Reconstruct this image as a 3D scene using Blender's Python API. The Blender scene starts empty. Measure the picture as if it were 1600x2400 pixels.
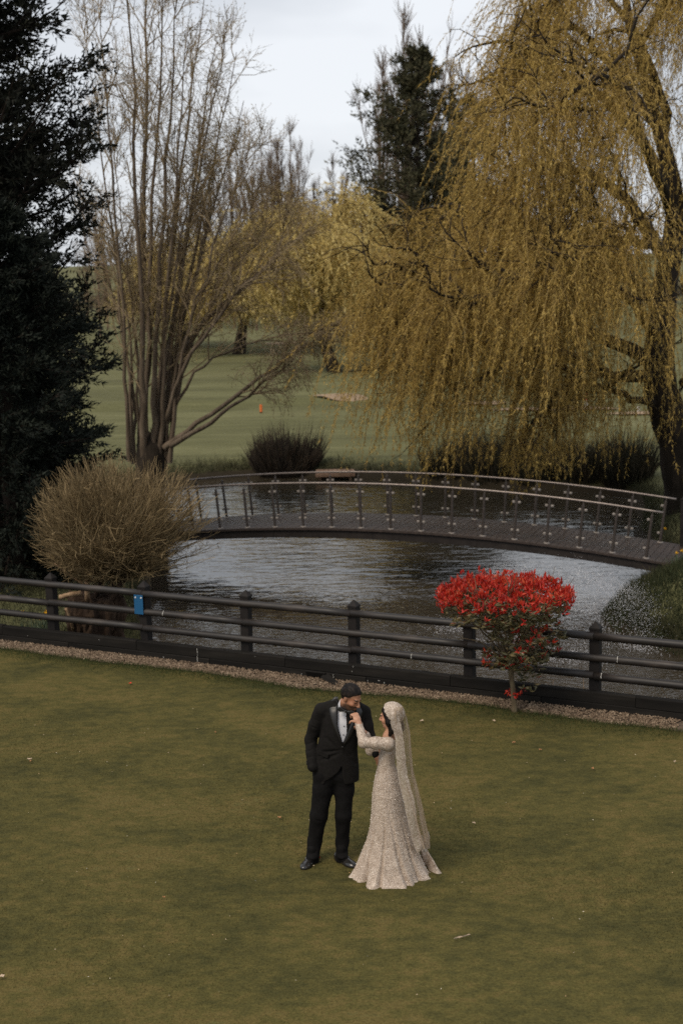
import bpy, math, random
import numpy as np
from mathutils import Matrix, Vector

sc = bpy.context.scene
# ------------------------------------------------------------------ camera
FPX, PITCH, ROLL, CAMH = 3333.0, 0.1709, -0.0223, 5.5216      # focal length in photo pixels (1600 x 2400), radians, metres
cr_, sr_ = math.cos(ROLL), math.sin(ROLL)
cp_, sp_ = math.cos(PITCH), math.sin(PITCH)
_right = Vector((1, 0, 0)); _up = Vector((0, sp_, cp_)); _fwd = Vector((0, cp_, -sp_))
ax = _right * cr_ + _up * sr_; ay = -_right * sr_ + _up * cr_
cam_d = bpy.data.cameras.new('camera'); cam = bpy.data.objects.new('camera', cam_d)
sc.collection.objects.link(cam)
m = Matrix.Identity(4)
for i in range(3):
    m[i][0] = ax[i]; m[i][1] = ay[i]; m[i][2] = -_fwd[i]
m[2][3] = CAMH
cam.matrix_world = m
cam_d.sensor_fit = 'VERTICAL'; cam_d.sensor_height = 36.0; cam_d.lens = FPX / 2400 * 36.0
cam_d.clip_end = 2000
cam_d.dof.use_dof = True; cam_d.dof.focus_distance = 13.3; cam_d.dof.aperture_fstop = 2.2
sc.camera = cam

# ------------------------------------------------------------------ sky and sun (overcast)
SUN_EL, SUN_AZ = math.radians(52), math.radians(222)      # compass style: 0 = +Y, clockwise
w = bpy.data.worlds.new('World'); sc.world = w; w.use_nodes = True
nt = w.node_tree; N = nt.nodes; L = nt.links
bg = N['Background']; bg.inputs['Strength'].default_value = 0.1
sky = N.new('ShaderNodeTexSky'); sky.sky_type = 'NISHITA'; sky.sun_disc = False
sky.sun_elevation = SUN_EL; sky.sun_rotation = SUN_AZ
tc = N.new('ShaderNodeTexCoord'); mp = N.new('ShaderNodeMapping'); mp.inputs['Scale'].default_value = (1.3, 1.3, 4.2)
mp.inputs['Location'].default_value = (0.35, 0.1, 0.62)
ns = N.new('ShaderNodeTexNoise'); ns.inputs['Scale'].default_value = 1.5; ns.inputs['Detail'].default_value = 5; ns.inputs['Roughness'].default_value = 0.5
rp = N.new('ShaderNodeValToRGB')
rp.color_ramp.elements[0].position = 0.42; rp.color_ramp.elements[0].color = (0.385, 0.408, 0.445, 1)
rp.color_ramp.elements[1].position = 0.60; rp.color_ramp.elements[1].color = (0.605, 0.622, 0.648, 1)
ml = N.new('ShaderNodeMixRGB'); ml.blend_type = 'MULTIPLY'; ml.inputs[0].default_value = 1; ml.inputs[2].default_value = (10, 10, 10, 1)
mx = N.new('ShaderNodeMixRGB'); mx.inputs[0].default_value = 0.93
L.new(tc.outputs['Generated'], mp.inputs[0]); L.new(mp.outputs[0], ns.inputs[0]); L.new(ns.outputs[0], rp.inputs[0])
L.new(rp.outputs[0], ml.inputs[1]); L.new(sky.outputs[0], mx.inputs[1]); L.new(ml.outputs[0], mx.inputs[2]); L.new(mx.outputs[0], bg.inputs['Color'])
sd = bpy.data.lights.new('sun', 'SUN'); sd.energy = 1.5; sd.angle = math.radians(24); sd.color = (1.0, 0.87, 0.70)
sun = bpy.data.objects.new('sun', sd); sc.collection.objects.link(sun)
sun.rotation_euler = Vector((-math.sin(SUN_AZ) * math.cos(SUN_EL), -math.cos(SUN_AZ) * math.cos(SUN_EL), -math.sin(SUN_EL))).to_track_quat('-Z', 'Y').to_euler()
sun.location = (-10, -10, 30)
sc.view_settings.view_transform = 'Standard'; sc.view_settings.look = 'None'
sc.view_settings.gamma = 1.0; sc.view_settings.exposure = 0.58; sc.view_settings.use_curve_mapping = False
sc.render.engine = 'CYCLES'
sc.cycles.use_denoising = False; sc.cycles.use_adaptive_sampling = True; sc.cycles.adaptive_threshold = 0.004; sc.cycles.max_bounces = 6; sc.cycles.transparent_max_bounces = 16
sc.cycles.caustics_reflective = False; sc.cycles.caustics_refractive = False

# ------------------------------------------------------------------ helpers
def at(px, py, Y):
    """photo pixel + world depth -> world point"""
    x, y = px - 800.0, py - 1200.0
    xr = cr_ * x + sr_ * y; yr = -sr_ * x + cr_ * y
    d = Vector((xr / FPX, cp_ - yr / FPX * sp_, -sp_ - yr / FPX * cp_))
    return np.array((d.x / d.y * Y, Y, CAMH + d.z / d.y * Y))
def on(px, py, z=0.0):
    a = at(px, py, 1.0); t = (z - CAMH) / (a[2] - CAMH)
    return np.array((a[0] * t, t, z))

C = sc.collection
rng = np.random.default_rng(7)
def np_mesh(name, V, polys, smooth=False, attr=None):
    """V (n,3); polys = list of int arrays (m,k)"""
    me = bpy.data.meshes.new(name)
    V = np.asarray(V, np.float32).reshape(-1, 3)
    polys = [np.asarray(p, np.int32) for p in polys if len(p)]
    nl = sum(p.size for p in polys); npol = sum(len(p) for p in polys)
    me.vertices.add(len(V)); me.vertices.foreach_set('co', V.ravel())
    me.loops.add(nl); me.loops.foreach_set('vertex_index', np.concatenate([p.ravel() for p in polys]))
    tot = np.concatenate([np.full(len(p), p.shape[1], np.int32) for p in polys])
    st = np.concatenate([[0], np.cumsum(tot)[:-1]]).astype(np.int32)
    me.polygons.add(npol); me.polygons.foreach_set('loop_start', st); me.polygons.foreach_set('loop_total', tot)
    me.polygons.foreach_set('use_smooth', np.full(npol, bool(smooth)))
    me.update(calc_edges=True)
    if attr is not None:
        a = me.color_attributes.new('Col', 'FLOAT_COLOR', 'POINT')
        c = np.ones((len(V), 4), np.float32); c[:, :3] = attr; a.data.foreach_set('color', c.ravel())
    return me
def obj(name, me, mat=None, parent=None, kind=None, label=None):
    o = bpy.data.objects.new(name, me); C.objects.link(o)
    if mat is not None and len(me.materials) == 0: me.materials.append(mat)
    if parent is not None: o.parent = parent
    if kind: o['kind'] = kind
    if label: o['label'] = label
    return o
def tag(o, label, cat, group=None):
    o['label'] = label; o['category'] = cat
    if group: o['group'] = group
    return o
def thing(name, label, cat, loc=(0, 0, 0), rz=0.0, group=None):
    o = bpy.data.objects.new(name, None); C.objects.link(o); o.empty_display_size = 0.1
    o.location = loc; o.rotation_euler = (0, 0, rz); tag(o, label, cat, group)
    return o

class MB:
    def __init__(s): s.v = []; s.f3 = []; s.f4 = []; s.n = 0
    def add(s, V, F):
        V = np.asarray(V, float).reshape(-1, 3)
        for f in F:
            (s.f3 if len(f) == 3 else s.f4).append([i + s.n for i in f])
        s.v.append(V); s.n += len(V)
    def addnp(s, V, F):
        F = np.asarray(F) + s.n
        (s.f3 if F.shape[1] == 3 else s.f4).extend(F.tolist()); s.v.append(np.asarray(V).reshape(-1, 3)); s.n += len(s.v[-1])
    def box(s, c, size, R=None, bev=0.0):
        h = np.asarray(size, float) / 2; c = np.asarray(c, float)
        b = min(bev, h.min() * 0.6)
        if b <= 0:
            V = np.array([(x, y, z) for x in (-1, 1) for y in (-1, 1) for z in (-1, 1)]) * h
            F = [(0, 1, 3, 2), (4, 6, 7, 5), (0, 4, 5, 1), (2, 3, 7, 6), (0, 2, 6, 4), (1, 5, 7, 3)]
        else:
            V = []; idx = {}
            for x in (-1, 1):
                for y in (-1, 1):
                    for z in (-1, 1):
                        sg = np.array((x, y, z))
                        for a in range(3):
                            q = sg * (h - b); q[a] = sg[a] * h[a]; idx[(x, y, z, a)] = len(V); V.append(q)
            F = []
            for a in range(3):
                o1, o2 = [i for i in range(3) if i != a]
                for sgn in (-1, 1):
                    def k(p, q):
                        t = [0, 0, 0]; t[a] = sgn; t[o1] = p; t[o2] = q; return idx[(t[0], t[1], t[2], a)]
                    F.append((k(-1, -1), k(1, -1), k(1, 1), k(-1, 1)))
                for p in (-1, 1):
                    for q in (-1, 1):
                        e = []
                        for t_ in (-1, 1):
                            t = [0, 0, 0]; t[a] = t_; t[o1] = p; t[o2] = q
                            e.append((idx[(t[0], t[1], t[2], o1)], idx[(t[0], t[1], t[2], o2)]))
                        F.append((e[0][0], e[0][1], e[1][1], e[1][0]))
            for x in (-1, 1):
                for y in (-1, 1):
                    for z in (-1, 1): F.append(tuple(idx[(x, y, z, a)] for a in range(3)))
            V = np.array(V)
        if R is not None: V = V @ np.asarray(R).T
        s.add(V + c, F)
    def build(s, name, mat=None, parent=None, smooth=False, **kw):
        V = np.concatenate(s.v); P = []
        if s.f4: P.append(np.array(s.f4))
        if s.f3: P.append(np.array(s.f3))
        me = np_mesh(name, V, P, smooth)
        fix_normals(me)
        return obj(name, me, mat, parent, **kw)
def fix_normals(me):
    import bmesh
    bm = bmesh.new(); bm.from_mesh(me); bmesh.ops.recalc_face_normals(bm, faces=bm.faces[:]); bm.to_mesh(me); bm.free()
def rotz(a): return np.array([[math.cos(a), -math.sin(a), 0], [math.sin(a), math.cos(a), 0], [0, 0, 1]])
def unit(v): v = np.asarray(v, float); return v / np.maximum(np.linalg.norm(v, axis=-1, keepdims=True), 1e-9)

def tubes(P, R, k=5, cap=False):
    """P (N,S,3) paths, R (N,S) radii -> V, quads"""
    P = np.asarray(P, float); R = np.asarray(R, float); n, s, _ = P.shape
    T = np.empty_like(P); T[:, 1:-1] = P[:, 2:] - P[:, :-2]; T[:, 0] = P[:, 1] - P[:, 0]; T[:, -1] = P[:, -1] - P[:, -2]; T = unit(T)
    mt = np.abs(unit(P[:, -1] - P[:, 0])); ref = np.zeros((n, 3)); ref[np.arange(n), np.argmin(mt, 1)] = 1
    A = unit(np.cross(T, ref[:, None, :])); B = np.cross(T, A)
    th = np.arange(k) * 2 * math.pi / k
    V = P[:, :, None, :] + R[:, :, None, None] * (A[:, :, None, :] * np.cos(th)[None, None, :, None] + B[:, :, None, :] * np.sin(th)[None, None, :, None])
    base = (np.arange(n) * s * k)[:, None, None]; i = np.arange(s - 1)[None, :, None] * k; j = np.arange(k)[None, None, :]; j2 = (j + 1) % k
    F = np.stack([base + i + j, base + i + j2, base + i + k + j2, base + i + k + j], -1).reshape(-1, 4)
    return V.reshape(-1, 3), F
def ribbons(P, W, r=None):
    """flat strips for hair-thin twigs: P (N,S,3), W (N,S) half widths"""
    r = r or rng; P = np.asarray(P, float); n, s, _ = P.shape; q = unit(np.cross(unit(P[:, -1] - P[:, 0]), r.normal(0, 1, (n, 3))))[:, None] * np.asarray(W)[..., None]
    V = np.stack([P - q, P + q], 2).reshape(-1, 3); k = (np.arange(n) * s * 2)[:, None] + (np.arange(s - 1) * 2)[None]
    return V, np.stack([k, k + 1, k + 3, k + 2], -1).reshape(-1, 4)
def join(parts):
    V = []; F = {3: [], 4: []}; n = 0
    for v, f in parts:
        f = np.asarray(f); V.append(v); F[f.shape[1]].append(f + n); n += len(v)
    return np.concatenate(V), [np.concatenate(x) for x in F.values() if x]
def grow(start, d, length, S, wob=0.15, trop=(0, 0, 0), tstr=0.0, r=None):
    r = r or rng; p = np.array(start, float); d = unit(d); n = len(p); length = np.broadcast_to(np.asarray(length, float), (n,))
    tr = np.asarray(trop, float); ts = np.broadcast_to(np.asarray(tstr, float), (n,))
    out = [p.copy()]
    for i in range(S):
        d = unit(d + r.normal(0, wob, (n, 3)) + ts[:, None] * tr); p = p + d * (length / S)[:, None]; out.append(p.copy())
    return np.stack(out, 1)
def spawn(P, per, t0, t1, ang, r=None, aj=0.2):
    """children positions on paths: returns start, dir, t, parent idx"""
    r = r or rng; n, s, _ = P.shape
    idx = np.repeat(np.arange(n), per); t = r.uniform(t0, t1, len(idx)); x = t * (s - 1); i = np.minimum(x.astype(int), s - 2); f = (x - i)[:, None]
    st = P[idx, i] * (1 - f) + P[idx, i + 1] * f; T = unit(P[idx, i + 1] - P[idx, i])
    q = unit(np.cross(T, unit(r.normal(0, 1, (len(idx), 3))))); a = (ang + r.normal(0, aj, len(idx)))[:, None]
    return st, T * np.cos(a) + q * np.sin(a), t, idx
def leaf_tris(pos, d, ln, wd, r=None):
    """one slender triangle per leaf, for leaves far below a pixel"""
    r = r or rng; n = len(pos); d = unit(d); ln = np.broadcast_to(np.asarray(ln, float), (n,))[:, None]; wd = np.broadcast_to(np.asarray(wd, float), (n,))[:, None]
    q = unit(np.cross(d, unit(r.normal(0, 1, (n, 3))))) * wd / 2
    V = np.stack([pos - q + d * ln * .25, pos + q + d * ln * .25, pos + d * ln], 1).reshape(-1, 3)
    return V, np.arange(n * 3).reshape(-1, 3)
def leaves(pos, d, ln, wd, r=None, fold=False):
    """rhombic leaf faces: pos base (N,3), d direction"""
    r = r or rng; n = len(pos); d = unit(d); ln = np.broadcast_to(np.asarray(ln, float), (n,))[:, None]; wd = np.broadcast_to(np.asarray(wd, float), (n,))[:, None]
    q = unit(np.cross(d, unit(r.normal(0, 1, (n, 3)))))
    mid = pos + d * ln * 0.45
    if not fold:
        V = np.stack([pos, mid + q * wd / 2, pos + d * ln, mid - q * wd / 2], 1).reshape(-1, 3)
        return V, np.arange(n * 4).reshape(-1, 4)
    nn = np.cross(d, q); c = mid - nn * wd * 0.22; tip = pos + d * ln - nn * ln * 0.10
    V = np.stack([pos, mid + q * wd / 2, tip, mid - q * wd / 2, c], 1).reshape(-1, 3)
    b = np.arange(n)[:, None] * 5
    F = np.concatenate([b + [[0, 1, 4]], b + [[1, 2, 4]], b + [[2, 3, 4]], b + [[3, 0, 4]]])
    return V, F

# ------------------------------------------------------------------ materials
def nd(nt, t, **kw):
    n = nt.nodes.new(t)
    for k, v in kw.items():
        if k in n.inputs: n.inputs[k].default_value = v
        else: setattr(n, k, v)
    return n
def ramp(nt, stops):
    n = nt.nodes.new('ShaderNodeValToRGB'); e = n.color_ramp.elements
    while len(e) < len(stops): e.new(0.5)
    for i, (p, c) in enumerate(stops): e[i].position = p; e[i].color = (*c, 1)
    return n
def pm(name, stops, scale=3.0, detail=4, rough=0.8, bump=0.0, bscale=None, stretch=(1, 1, 1), spec=0.3, metal=0.0, src='noise', coords='Object', bstretch=None, trans=0.0, sheen=0.0, rnoise=0.0):
    """procedural material: colour ramp over noise / voronoi / island-random, optional bump and translucency"""
    mt = bpy.data.materials.new(name); mt.use_nodes = True; nt = mt.node_tree; b = nt.nodes['Principled BSDF']; ln = nt.links.new
    b.inputs['Roughness'].default_value = rough; b.inputs['Specular IOR Level'].default_value = spec; b.inputs['Metallic'].default_value = metal
    tcn = nd(nt, 'ShaderNodeTexCoord'); mp = nd(nt, 'ShaderNodeMapping'); mp.inputs['Scale'].default_value = stretch; ln(tcn.outputs[coords], mp.inputs[0])
    cr = ramp(nt, stops)
    if src == 'noise':
        t = nd(nt, 'ShaderNodeTexNoise', Scale=scale, Detail=detail, Roughness=0.6); ln(mp.outputs[0], t.inputs[0]); ln(t.outputs[0], cr.inputs[0])
    elif src == 'voronoi':
        t = nd(nt, 'ShaderNodeTexVoronoi', Scale=scale); ln(mp.outputs[0], t.inputs[0]); s = nd(nt, 'ShaderNodeSeparateColor'); ln(t.outputs['Color'], s.inputs[0]); ln(s.outputs[0], cr.inputs[0])
    elif src == 'island':
        g = nd(nt, 'ShaderNodeNewGeometry'); t = nd(nt, 'ShaderNodeTexNoise', Scale=scale, Detail=2); ln(mp.outputs[0], t.inputs[0])
        a = nd(nt, 'ShaderNodeMath', operation='MULTIPLY_ADD'); a.inputs[1].default_value = 0.55; ln(g.outputs['Random Per Island'], a.inputs[0])
        b2 = nd(nt, 'ShaderNodeMath', operation='MULTIPLY'); b2.inputs[1].default_value = 0.45; ln(t.outputs[0], b2.inputs[0]); ln(b2.outputs[0], a.inputs[2]); ln(a.outputs[0], cr.inputs[0])
    ln(cr.outputs[0], b.inputs['Base Color'])
    if rnoise:
        t3 = nd(nt, 'ShaderNodeTexNoise', Scale=scale * 2.3, Detail=3); ln(mp.outputs[0], t3.inputs[0])
        mr = nd(nt, 'ShaderNodeMapRange'); mr.inputs[3].default_value = max(0, rough - rnoise); mr.inputs[4].default_value = min(1, rough + rnoise); ln(t3.outputs[0], mr.inputs[0]); ln(mr.outputs[0], b.inputs['Roughness'])
    if bump:
        mp2 = nd(nt, 'ShaderNodeMapping'); mp2.inputs['Scale'].default_value = bstretch or stretch; ln(tcn.outputs[coords], mp2.inputs[0])
        t2 = nd(nt, 'ShaderNodeTexNoise', Scale=bscale or scale * 3, Detail=5, Roughness=0.65); ln(mp2.outputs[0], t2.inputs[0])
        bp = nd(nt, 'ShaderNodeBump', Strength=min(1.0, bump * 10 if bump < 0.1 else 1.0), Distance=bump); ln(t2.outputs[0], bp.inputs['Height']); ln(bp.outputs[0], b.inputs['Normal'])
    if trans:
        tr = nd(nt, 'ShaderNodeBsdfTranslucent'); ln(cr.outputs[0], tr.inputs[0]); ms = nd(nt, 'ShaderNodeMixShader'); ms.inputs[0].default_value = trans
        out = nt.nodes['Material Output']; ln(b.outputs[0], ms.inputs[1]); ln(tr.outputs[0], ms.inputs[2]); ln(ms.outputs[0], out.inputs[0])
    return mt
# ================================================================== setting
WATER = -1.5
Q0 = np.array((-4.3447, 20.73)); QA = -0.4551; FU = np.array((math.cos(QA), math.sin(QA))); FN = np.array((FU[1], -FU[0])); QS = 1.6593
def fp(s, d, z=0.0):                      # fence frame: along, towards the lawn, up
    s = np.asarray(s, float); d = np.asarray(d, float)
    return np.stack([Q0[0] + FU[0] * s + FN[0] * d, Q0[1] + FU[1] * s + FN[1] * d, np.broadcast_to(z, np.broadcast(s, d).shape)], -1)
def fsd(X, Y):
    dx, dy = X - Q0[0], Y - Q0[1]; return dx * FU[0] + dy * FU[1], dx * FN[0] + dy * FN[1]
POND = np.array([(-3.1, 19.3), (-3.25, 21.0), (-3.3, 23), (-3.6, 25), (-4.1, 28), (-4.4, 31), (-5.0, 34), (-6.5, 38), (-7.6, 42), (-6.8, 45.8), (-4.6, 47.6), (-2.5, 48.2), (0, 47.6), (3.5, 45.6), (6.5, 43.8), (8.6, 42.2),
                 (8.4, 39), (7.6, 35.5), (7.7, 32.6), (7.2, 30.6), (6.1, 29.2), (5.4, 27.8), (5.5, 26.2), (6.4, 24.2), (7.6, 22), (8, 18.5), (7.2, 16.2), (4.7, 17.1), (0.5, 19.2), (-1.5, 20.0)])
def catmull(P, k=6):
    n = len(P); out = []
    for i in range(n):
        a, b, c, d = P[i - 1], P[i], P[(i + 1) % n], P[(i + 2) % n]
        for j in range(k):
            t = j / k; out.append(0.5 * ((2 * b) + (c - a) * t + (2 * a - 5 * b + 4 * c - d) * t * t + (3 * b - a - 3 * c + d) * t ** 3))
    return np.array(out)
PS = catmull(POND)
def pond_sd(X, Y):
    p = np.stack([X.ravel(), Y.ravel()], 1); A = PS; B = np.roll(PS, -1, 0); best = np.full(len(p), 1e9); ins = np.zeros(len(p), bool)
    for a, b in zip(A, B):
        e = b - a; wv = p - a; t = np.clip((wv @ e) / (e @ e), 0, 1); best = np.minimum(best, ((wv - t[:, None] * e) ** 2).sum(1))
        c = (a[1] > p[:, 1]) != (b[1] > p[:, 1])
        with np.errstate(all='ignore'): ins ^= c & (p[:, 0] < e[0] * (p[:, 1] - a[1]) / (e[1] if e[1] else 1e-9) + a[0])
    return (np.sqrt(best) * np.where(ins, -1, 1)).reshape(X.shape)
def vnoise(X, Y, sc_, seed=0):
    r = np.random.default_rng(seed); z = 0
    for k in range(7):
        a = r.uniform(0, 6.283); f = sc_ * r.uniform(0.6, 1.7); z = z + np.sin((X * math.cos(a) + Y * math.sin(a)) * f + r.uniform(0, 6.28))
    return z / 7
def sstep(a, b, x): t = np.clip((x - a) / (b - a), 0, 1); return t * t * (3 - 2 * t)
def land_z(X, Y):
    near = -0.32 - 0.35 * sstep(22, 34, Y) - 0.35 * sstep(34, 46, Y)
    far = 0.003 * np.clip(Y - 48, 0, 100) + 0.031 * np.clip(Y - 145, 0, 260)
    ditch = 0.30 * sstep(0, 0.9, Y - (69.5 + 0.22 * X + 0.35 * np.sin(X * 0.5))) * sstep(0.0, 10, 90 - Y)
    sw = 0.42 * vnoise(X, Y * 1.6, 0.10, 3) * sstep(50, 75, Y)
    return near + far + ditch + sw + 0.03 * vnoise(X, Y, 1.3, 5)
def ground_z(X, Y):
    X = np.asarray(X, float); Y = np.asarray(Y, float)
    sdp = pond_sd(X, Y) + 0.10 * vnoise(X, Y, 3.0, 9); L_ = land_z(X, Y)
    z = WATER + 0.20 + (L_ - WATER - 0.20) * sstep(0.0, 1.5, sdp) ** 0.6
    z = np.where(sdp < 0, WATER + 0.20 - np.clip(-sdp * 1.4, 0, 1.0), z)
    s, d = fsd(X, Y)
    return np.where(d > -0.02, -0.12, z)
def hit(px, py):
    """depth at which the sight line through a photo pixel meets the ground beyond the pond"""
    Ys = np.arange(50, 300, .25); A = at(px, py, 1.0); zr = CAMH + (A[2] - CAMH) * Ys; g_ = ground_z(A[0] * Ys, Ys); k = np.argmax(zr < g_)
    return float(Ys[k]) if (zr < g_).any() else 300.0
def axis(segs):
    out = [segs[0][0]]
    for a, b, st in segs: out += list(np.arange(a + st, b + 1e-6, st))
    return np.array(out)
gx = axis([(-160, -30, 10), (-30, -12, 1.5), (-12, 12, 0.3), (12, 30, 1.5), (30, 160, 10)]); gy = axis([(-30, 10, 4), (10, 52, 0.3), (52, 100, 0.8), (100, 200, 5), (200, 420, 20)])
GX, GY = np.meshgrid(gx, gy); GZ = ground_z(GX, GY)
def grid_faces(ny, nx, off=0):
    i = np.arange(ny - 1)[:, None] * nx + np.arange(nx - 1)[None, :] + off
    return np.stack([i, i + 1, i + nx + 1, i + nx], -1).reshape(-1, 4)
def turf_mat(name, cols, big, small, stretch=(1, 1, 1), bump=0.02, fine=60):
    """two scales of noise: broad worn patches and fine blade grain"""
    mt = bpy.data.materials.new(name); mt.use_nodes = True; nt = mt.node_tree; b = nt.nodes['Principled BSDF']; ln = nt.links.new
    b.inputs['Roughness'].default_value = 0.95; b.inputs['Specular IOR Level'].default_value = 0.08
    tcn = nd(nt, 'ShaderNodeTexCoord'); mp = nd(nt, 'ShaderNodeMapping'); mp.inputs['Scale'].default_value = stretch; ln(tcn.outputs['Object'], mp.inputs[0])
    n1 = nd(nt, 'ShaderNodeTexNoise', Scale=big, Detail=6, Roughness=0.62); n2 = nd(nt, 'ShaderNodeTexNoise', Scale=small, Detail=4, Roughness=0.7); n3 = nd(nt, 'ShaderNodeTexNoise', Scale=fine, Detail=3, Roughness=0.8)
    for n in (n1, n2): ln(mp.outputs[0], n.inputs[0])
    ln(tcn.outputs['Object'], n3.inputs[0])
    a = nd(nt, 'ShaderNodeMath', operation='MULTIPLY_ADD'); a.inputs[1].default_value = 0.55; ln(n1.outputs[0], a.inputs[0])
    c = nd(nt, 'ShaderNodeMath', operation='MULTIPLY'); c.inputs[1].default_value = 0.45; ln(n2.outputs[0], c.inputs[0]); ln(c.outputs[0], a.inputs[2])
    cr = ramp(nt, cols); ln(a.outputs[0], cr.inputs[0])
    g = ramp(nt, [(0.25, (0.55, 0.55, 0.55)), (0.75, (1.35, 1.35, 1.35))]); ln(n3.outputs[0], g.inputs[0])
    mu = nd(nt, 'ShaderNodeMixRGB', blend_type='MULTIPLY'); mu.inputs[0].default_value = 1; ln(cr.outputs[0], mu.inputs[1]); ln(g.outputs[0], mu.inputs[2]); ln(mu.outputs[0], b.inputs['Base Color'])
    bp = nd(nt, 'ShaderNodeBump', Strength=0.6, Distance=bump); ln(n3.outputs[0], bp.inputs['Height']); ln(bp.outputs[0], b.inputs['Normal'])
    return mt
M_ground = turf_mat('rough_turf', [(0.30, (0.074, 0.072, 0.036)), (0.47, (0.114, 0.113, 0.052)), (0.60, (0.160, 0.156, 0.076)), (0.72, (0.20, 0.188, 0.098))], 0.16, 0.9, (0.30, 1.5, 1), 0.03, 14)
nt = M_ground.node_tree; bsd = nt.nodes['Principled BSDF']; prev = bsd.inputs['Base Color'].links[0].from_socket          # wet mud along the waterline
tcn = nd(nt, 'ShaderNodeTexCoord'); sx_ = nd(nt, 'ShaderNodeSeparateXYZ'); nt.links.new(tcn.outputs['Object'], sx_.inputs[0]); nz = nd(nt, 'ShaderNodeTexNoise', Scale=2.5, Detail=4); nt.links.new(tcn.outputs['Object'], nz.inputs[0])
ad = nd(nt, 'ShaderNodeMath', operation='MULTIPLY_ADD'); ad.inputs[1].default_value = .35; nt.links.new(nz.outputs[0], ad.inputs[0]); nt.links.new(sx_.outputs[2], ad.inputs[2])
mr = nd(nt, 'ShaderNodeMapRange'); mr.inputs[1].default_value = -1.12; mr.inputs[2].default_value = -.88; nt.links.new(ad.outputs[0], mr.inputs[0]); mm = nd(nt, 'ShaderNodeMixRGB'); mm.inputs[1].default_value = (.030, .024, .016, 1); nt.links.new(mr.outputs[0], mm.inputs[0]); nt.links.new(prev, mm.inputs[2]); nt.links.new(mm.outputs[0], bsd.inputs['Base Color'])
ground = obj('ground', np_mesh('ground', np.stack([GX, GY, GZ], -1), [grid_faces(len(gy), len(gx))], True), M_ground, kind='structure')

# ---- lawn (one sheet of mown turf up to the gravel)
def gravel_w(s): return 0.31 + 0.10 * np.exp(-((np.asarray(s) - 4.5) / .8) ** 2) - .05 * np.exp(-((np.asarray(s) - 6.8) / .8) ** 2) + 0.03 * np.sin(np.asarray(s) * 1.7) + 0.015 * np.sin(np.asarray(s) * 6.1)
ls = np.arange(-14, 26.01, 0.25); ld = np.concatenate([[0], np.linspace(0.05, 1, 12), np.arange(1.5, 26, 0.5)])
LS, LD = np.meshgrid(ls, ld); LDD = LD + 0.17 + gravel_w(LS)
LP = fp(LS, LDD); LP[..., 2] = 0.035 * sstep(0, 0.06, LD) - 0.012 + 0.012 * vnoise(LP[..., 0], LP[..., 1], 1.1, 2) * sstep(0, 1, LD)
LAWN_COLS = [(0.36, (0.047, 0.046, 0.017)), (0.45, (0.071, 0.064, 0.022)), (0.52, (0.094, 0.081, 0.026)), (0.59, (0.124, 0.095, 0.033)), (0.70, (0.096, 0.097, 0.035))]
M_lawn = turf_mat('mown_lawn', LAWN_COLS, 0.8, 7.0, (0.8, 1.2, 1), 0.015, 42)
lawn = obj('lawn', np_mesh('lawn', LP, [grid_faces(len(ld), len(ls))], True), M_lawn, kind='structure')

def blades(name, P, h, wd, mat, lean=0.5, parent=None):
    n = len(P); a = rng.uniform(0, 6.283, n); q = np.stack([np.cos(a), np.sin(a), 0 * a], 1) * (wd / 2)[:, None]
    tip = P + np.stack([rng.normal(0, lean, n) * h, rng.normal(0, lean, n) * h, h], 1)
    V = np.stack([P - q, P + q, tip], 1).reshape(-1, 3)
    return obj(name, np_mesh(name, V, [np.arange(n * 3).reshape(-1, 3)]), mat, parent, kind='stuff')
def in_view(X, Y, m=1.04):
    return np.abs(X) < (0.242 * (Y * cp_ + CAMH * sp_) * m + 0.2)
def lawn_pts(n):
    Y = rng.uniform(9.3, 20.5, n * 2); X = rng.uniform(-5.4, 5.2, n * 2); s, d = fsd(X, Y); k = in_view(X, Y) & (d > 0.17 + gravel_w(s) + 0.0)
    keep = rng.uniform(0, 1, n * 2) < np.clip((15.5 / Y) ** 2, 0, 1); k &= keep
    X, Y, d, s = X[k][:n], Y[k][:n], d[k][:n], s[k][:n]
    return np.stack([X, Y, 0.015 + 0 * X], 1), d - 0.17 - gravel_w(s)
P, dd = lawn_pts(170000)
M_blade = pm('grass_blade', [(0.25, (0.034, 0.038, 0.015)), (0.45, (0.080, 0.072, 0.025)), (0.6, (0.142, 0.106, 0.038)), (0.78, (0.108, 0.108, 0.040)), (0.92, (0.30, 0.225, 0.095))], 1.1, src='island', rough=0.9, spec=0.1, trans=0.25)
hgt = rng.uniform(0.012, 0.028, len(P)) * (1 + 0.5 * np.exp(-dd / 0.3))
tag(blades('mown_grass', P, hgt, rng.uniform(0.003, 0.006, len(P)), M_blade, 0.7), 'short mown olive grass covering the bowling lawn', 'grass')
e_s = rng.uniform(-1.5, 9.5, 26000); e_d = np.abs(rng.normal(0, 0.22, 26000)) - 0.03; E_ = fp(e_s, e_d + 0.17 + gravel_w(e_s), 0.01)
M_edge = pm('edge_grass', [(0.25, (0.030, 0.045, 0.016)), (0.6, (0.060, 0.075, 0.026)), (0.85, (0.095, 0.10, 0.04))], 1.1, src='island', rough=0.9, spec=0.1, trans=0.25)
tag(blades('edge_grass', E_, rng.uniform(0.02, 0.055, 26000), rng.uniform(0.004, 0.008, 26000), M_edge, 0.6), 'longer dark green grass fringing the gravel strip', 'grass')

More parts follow.
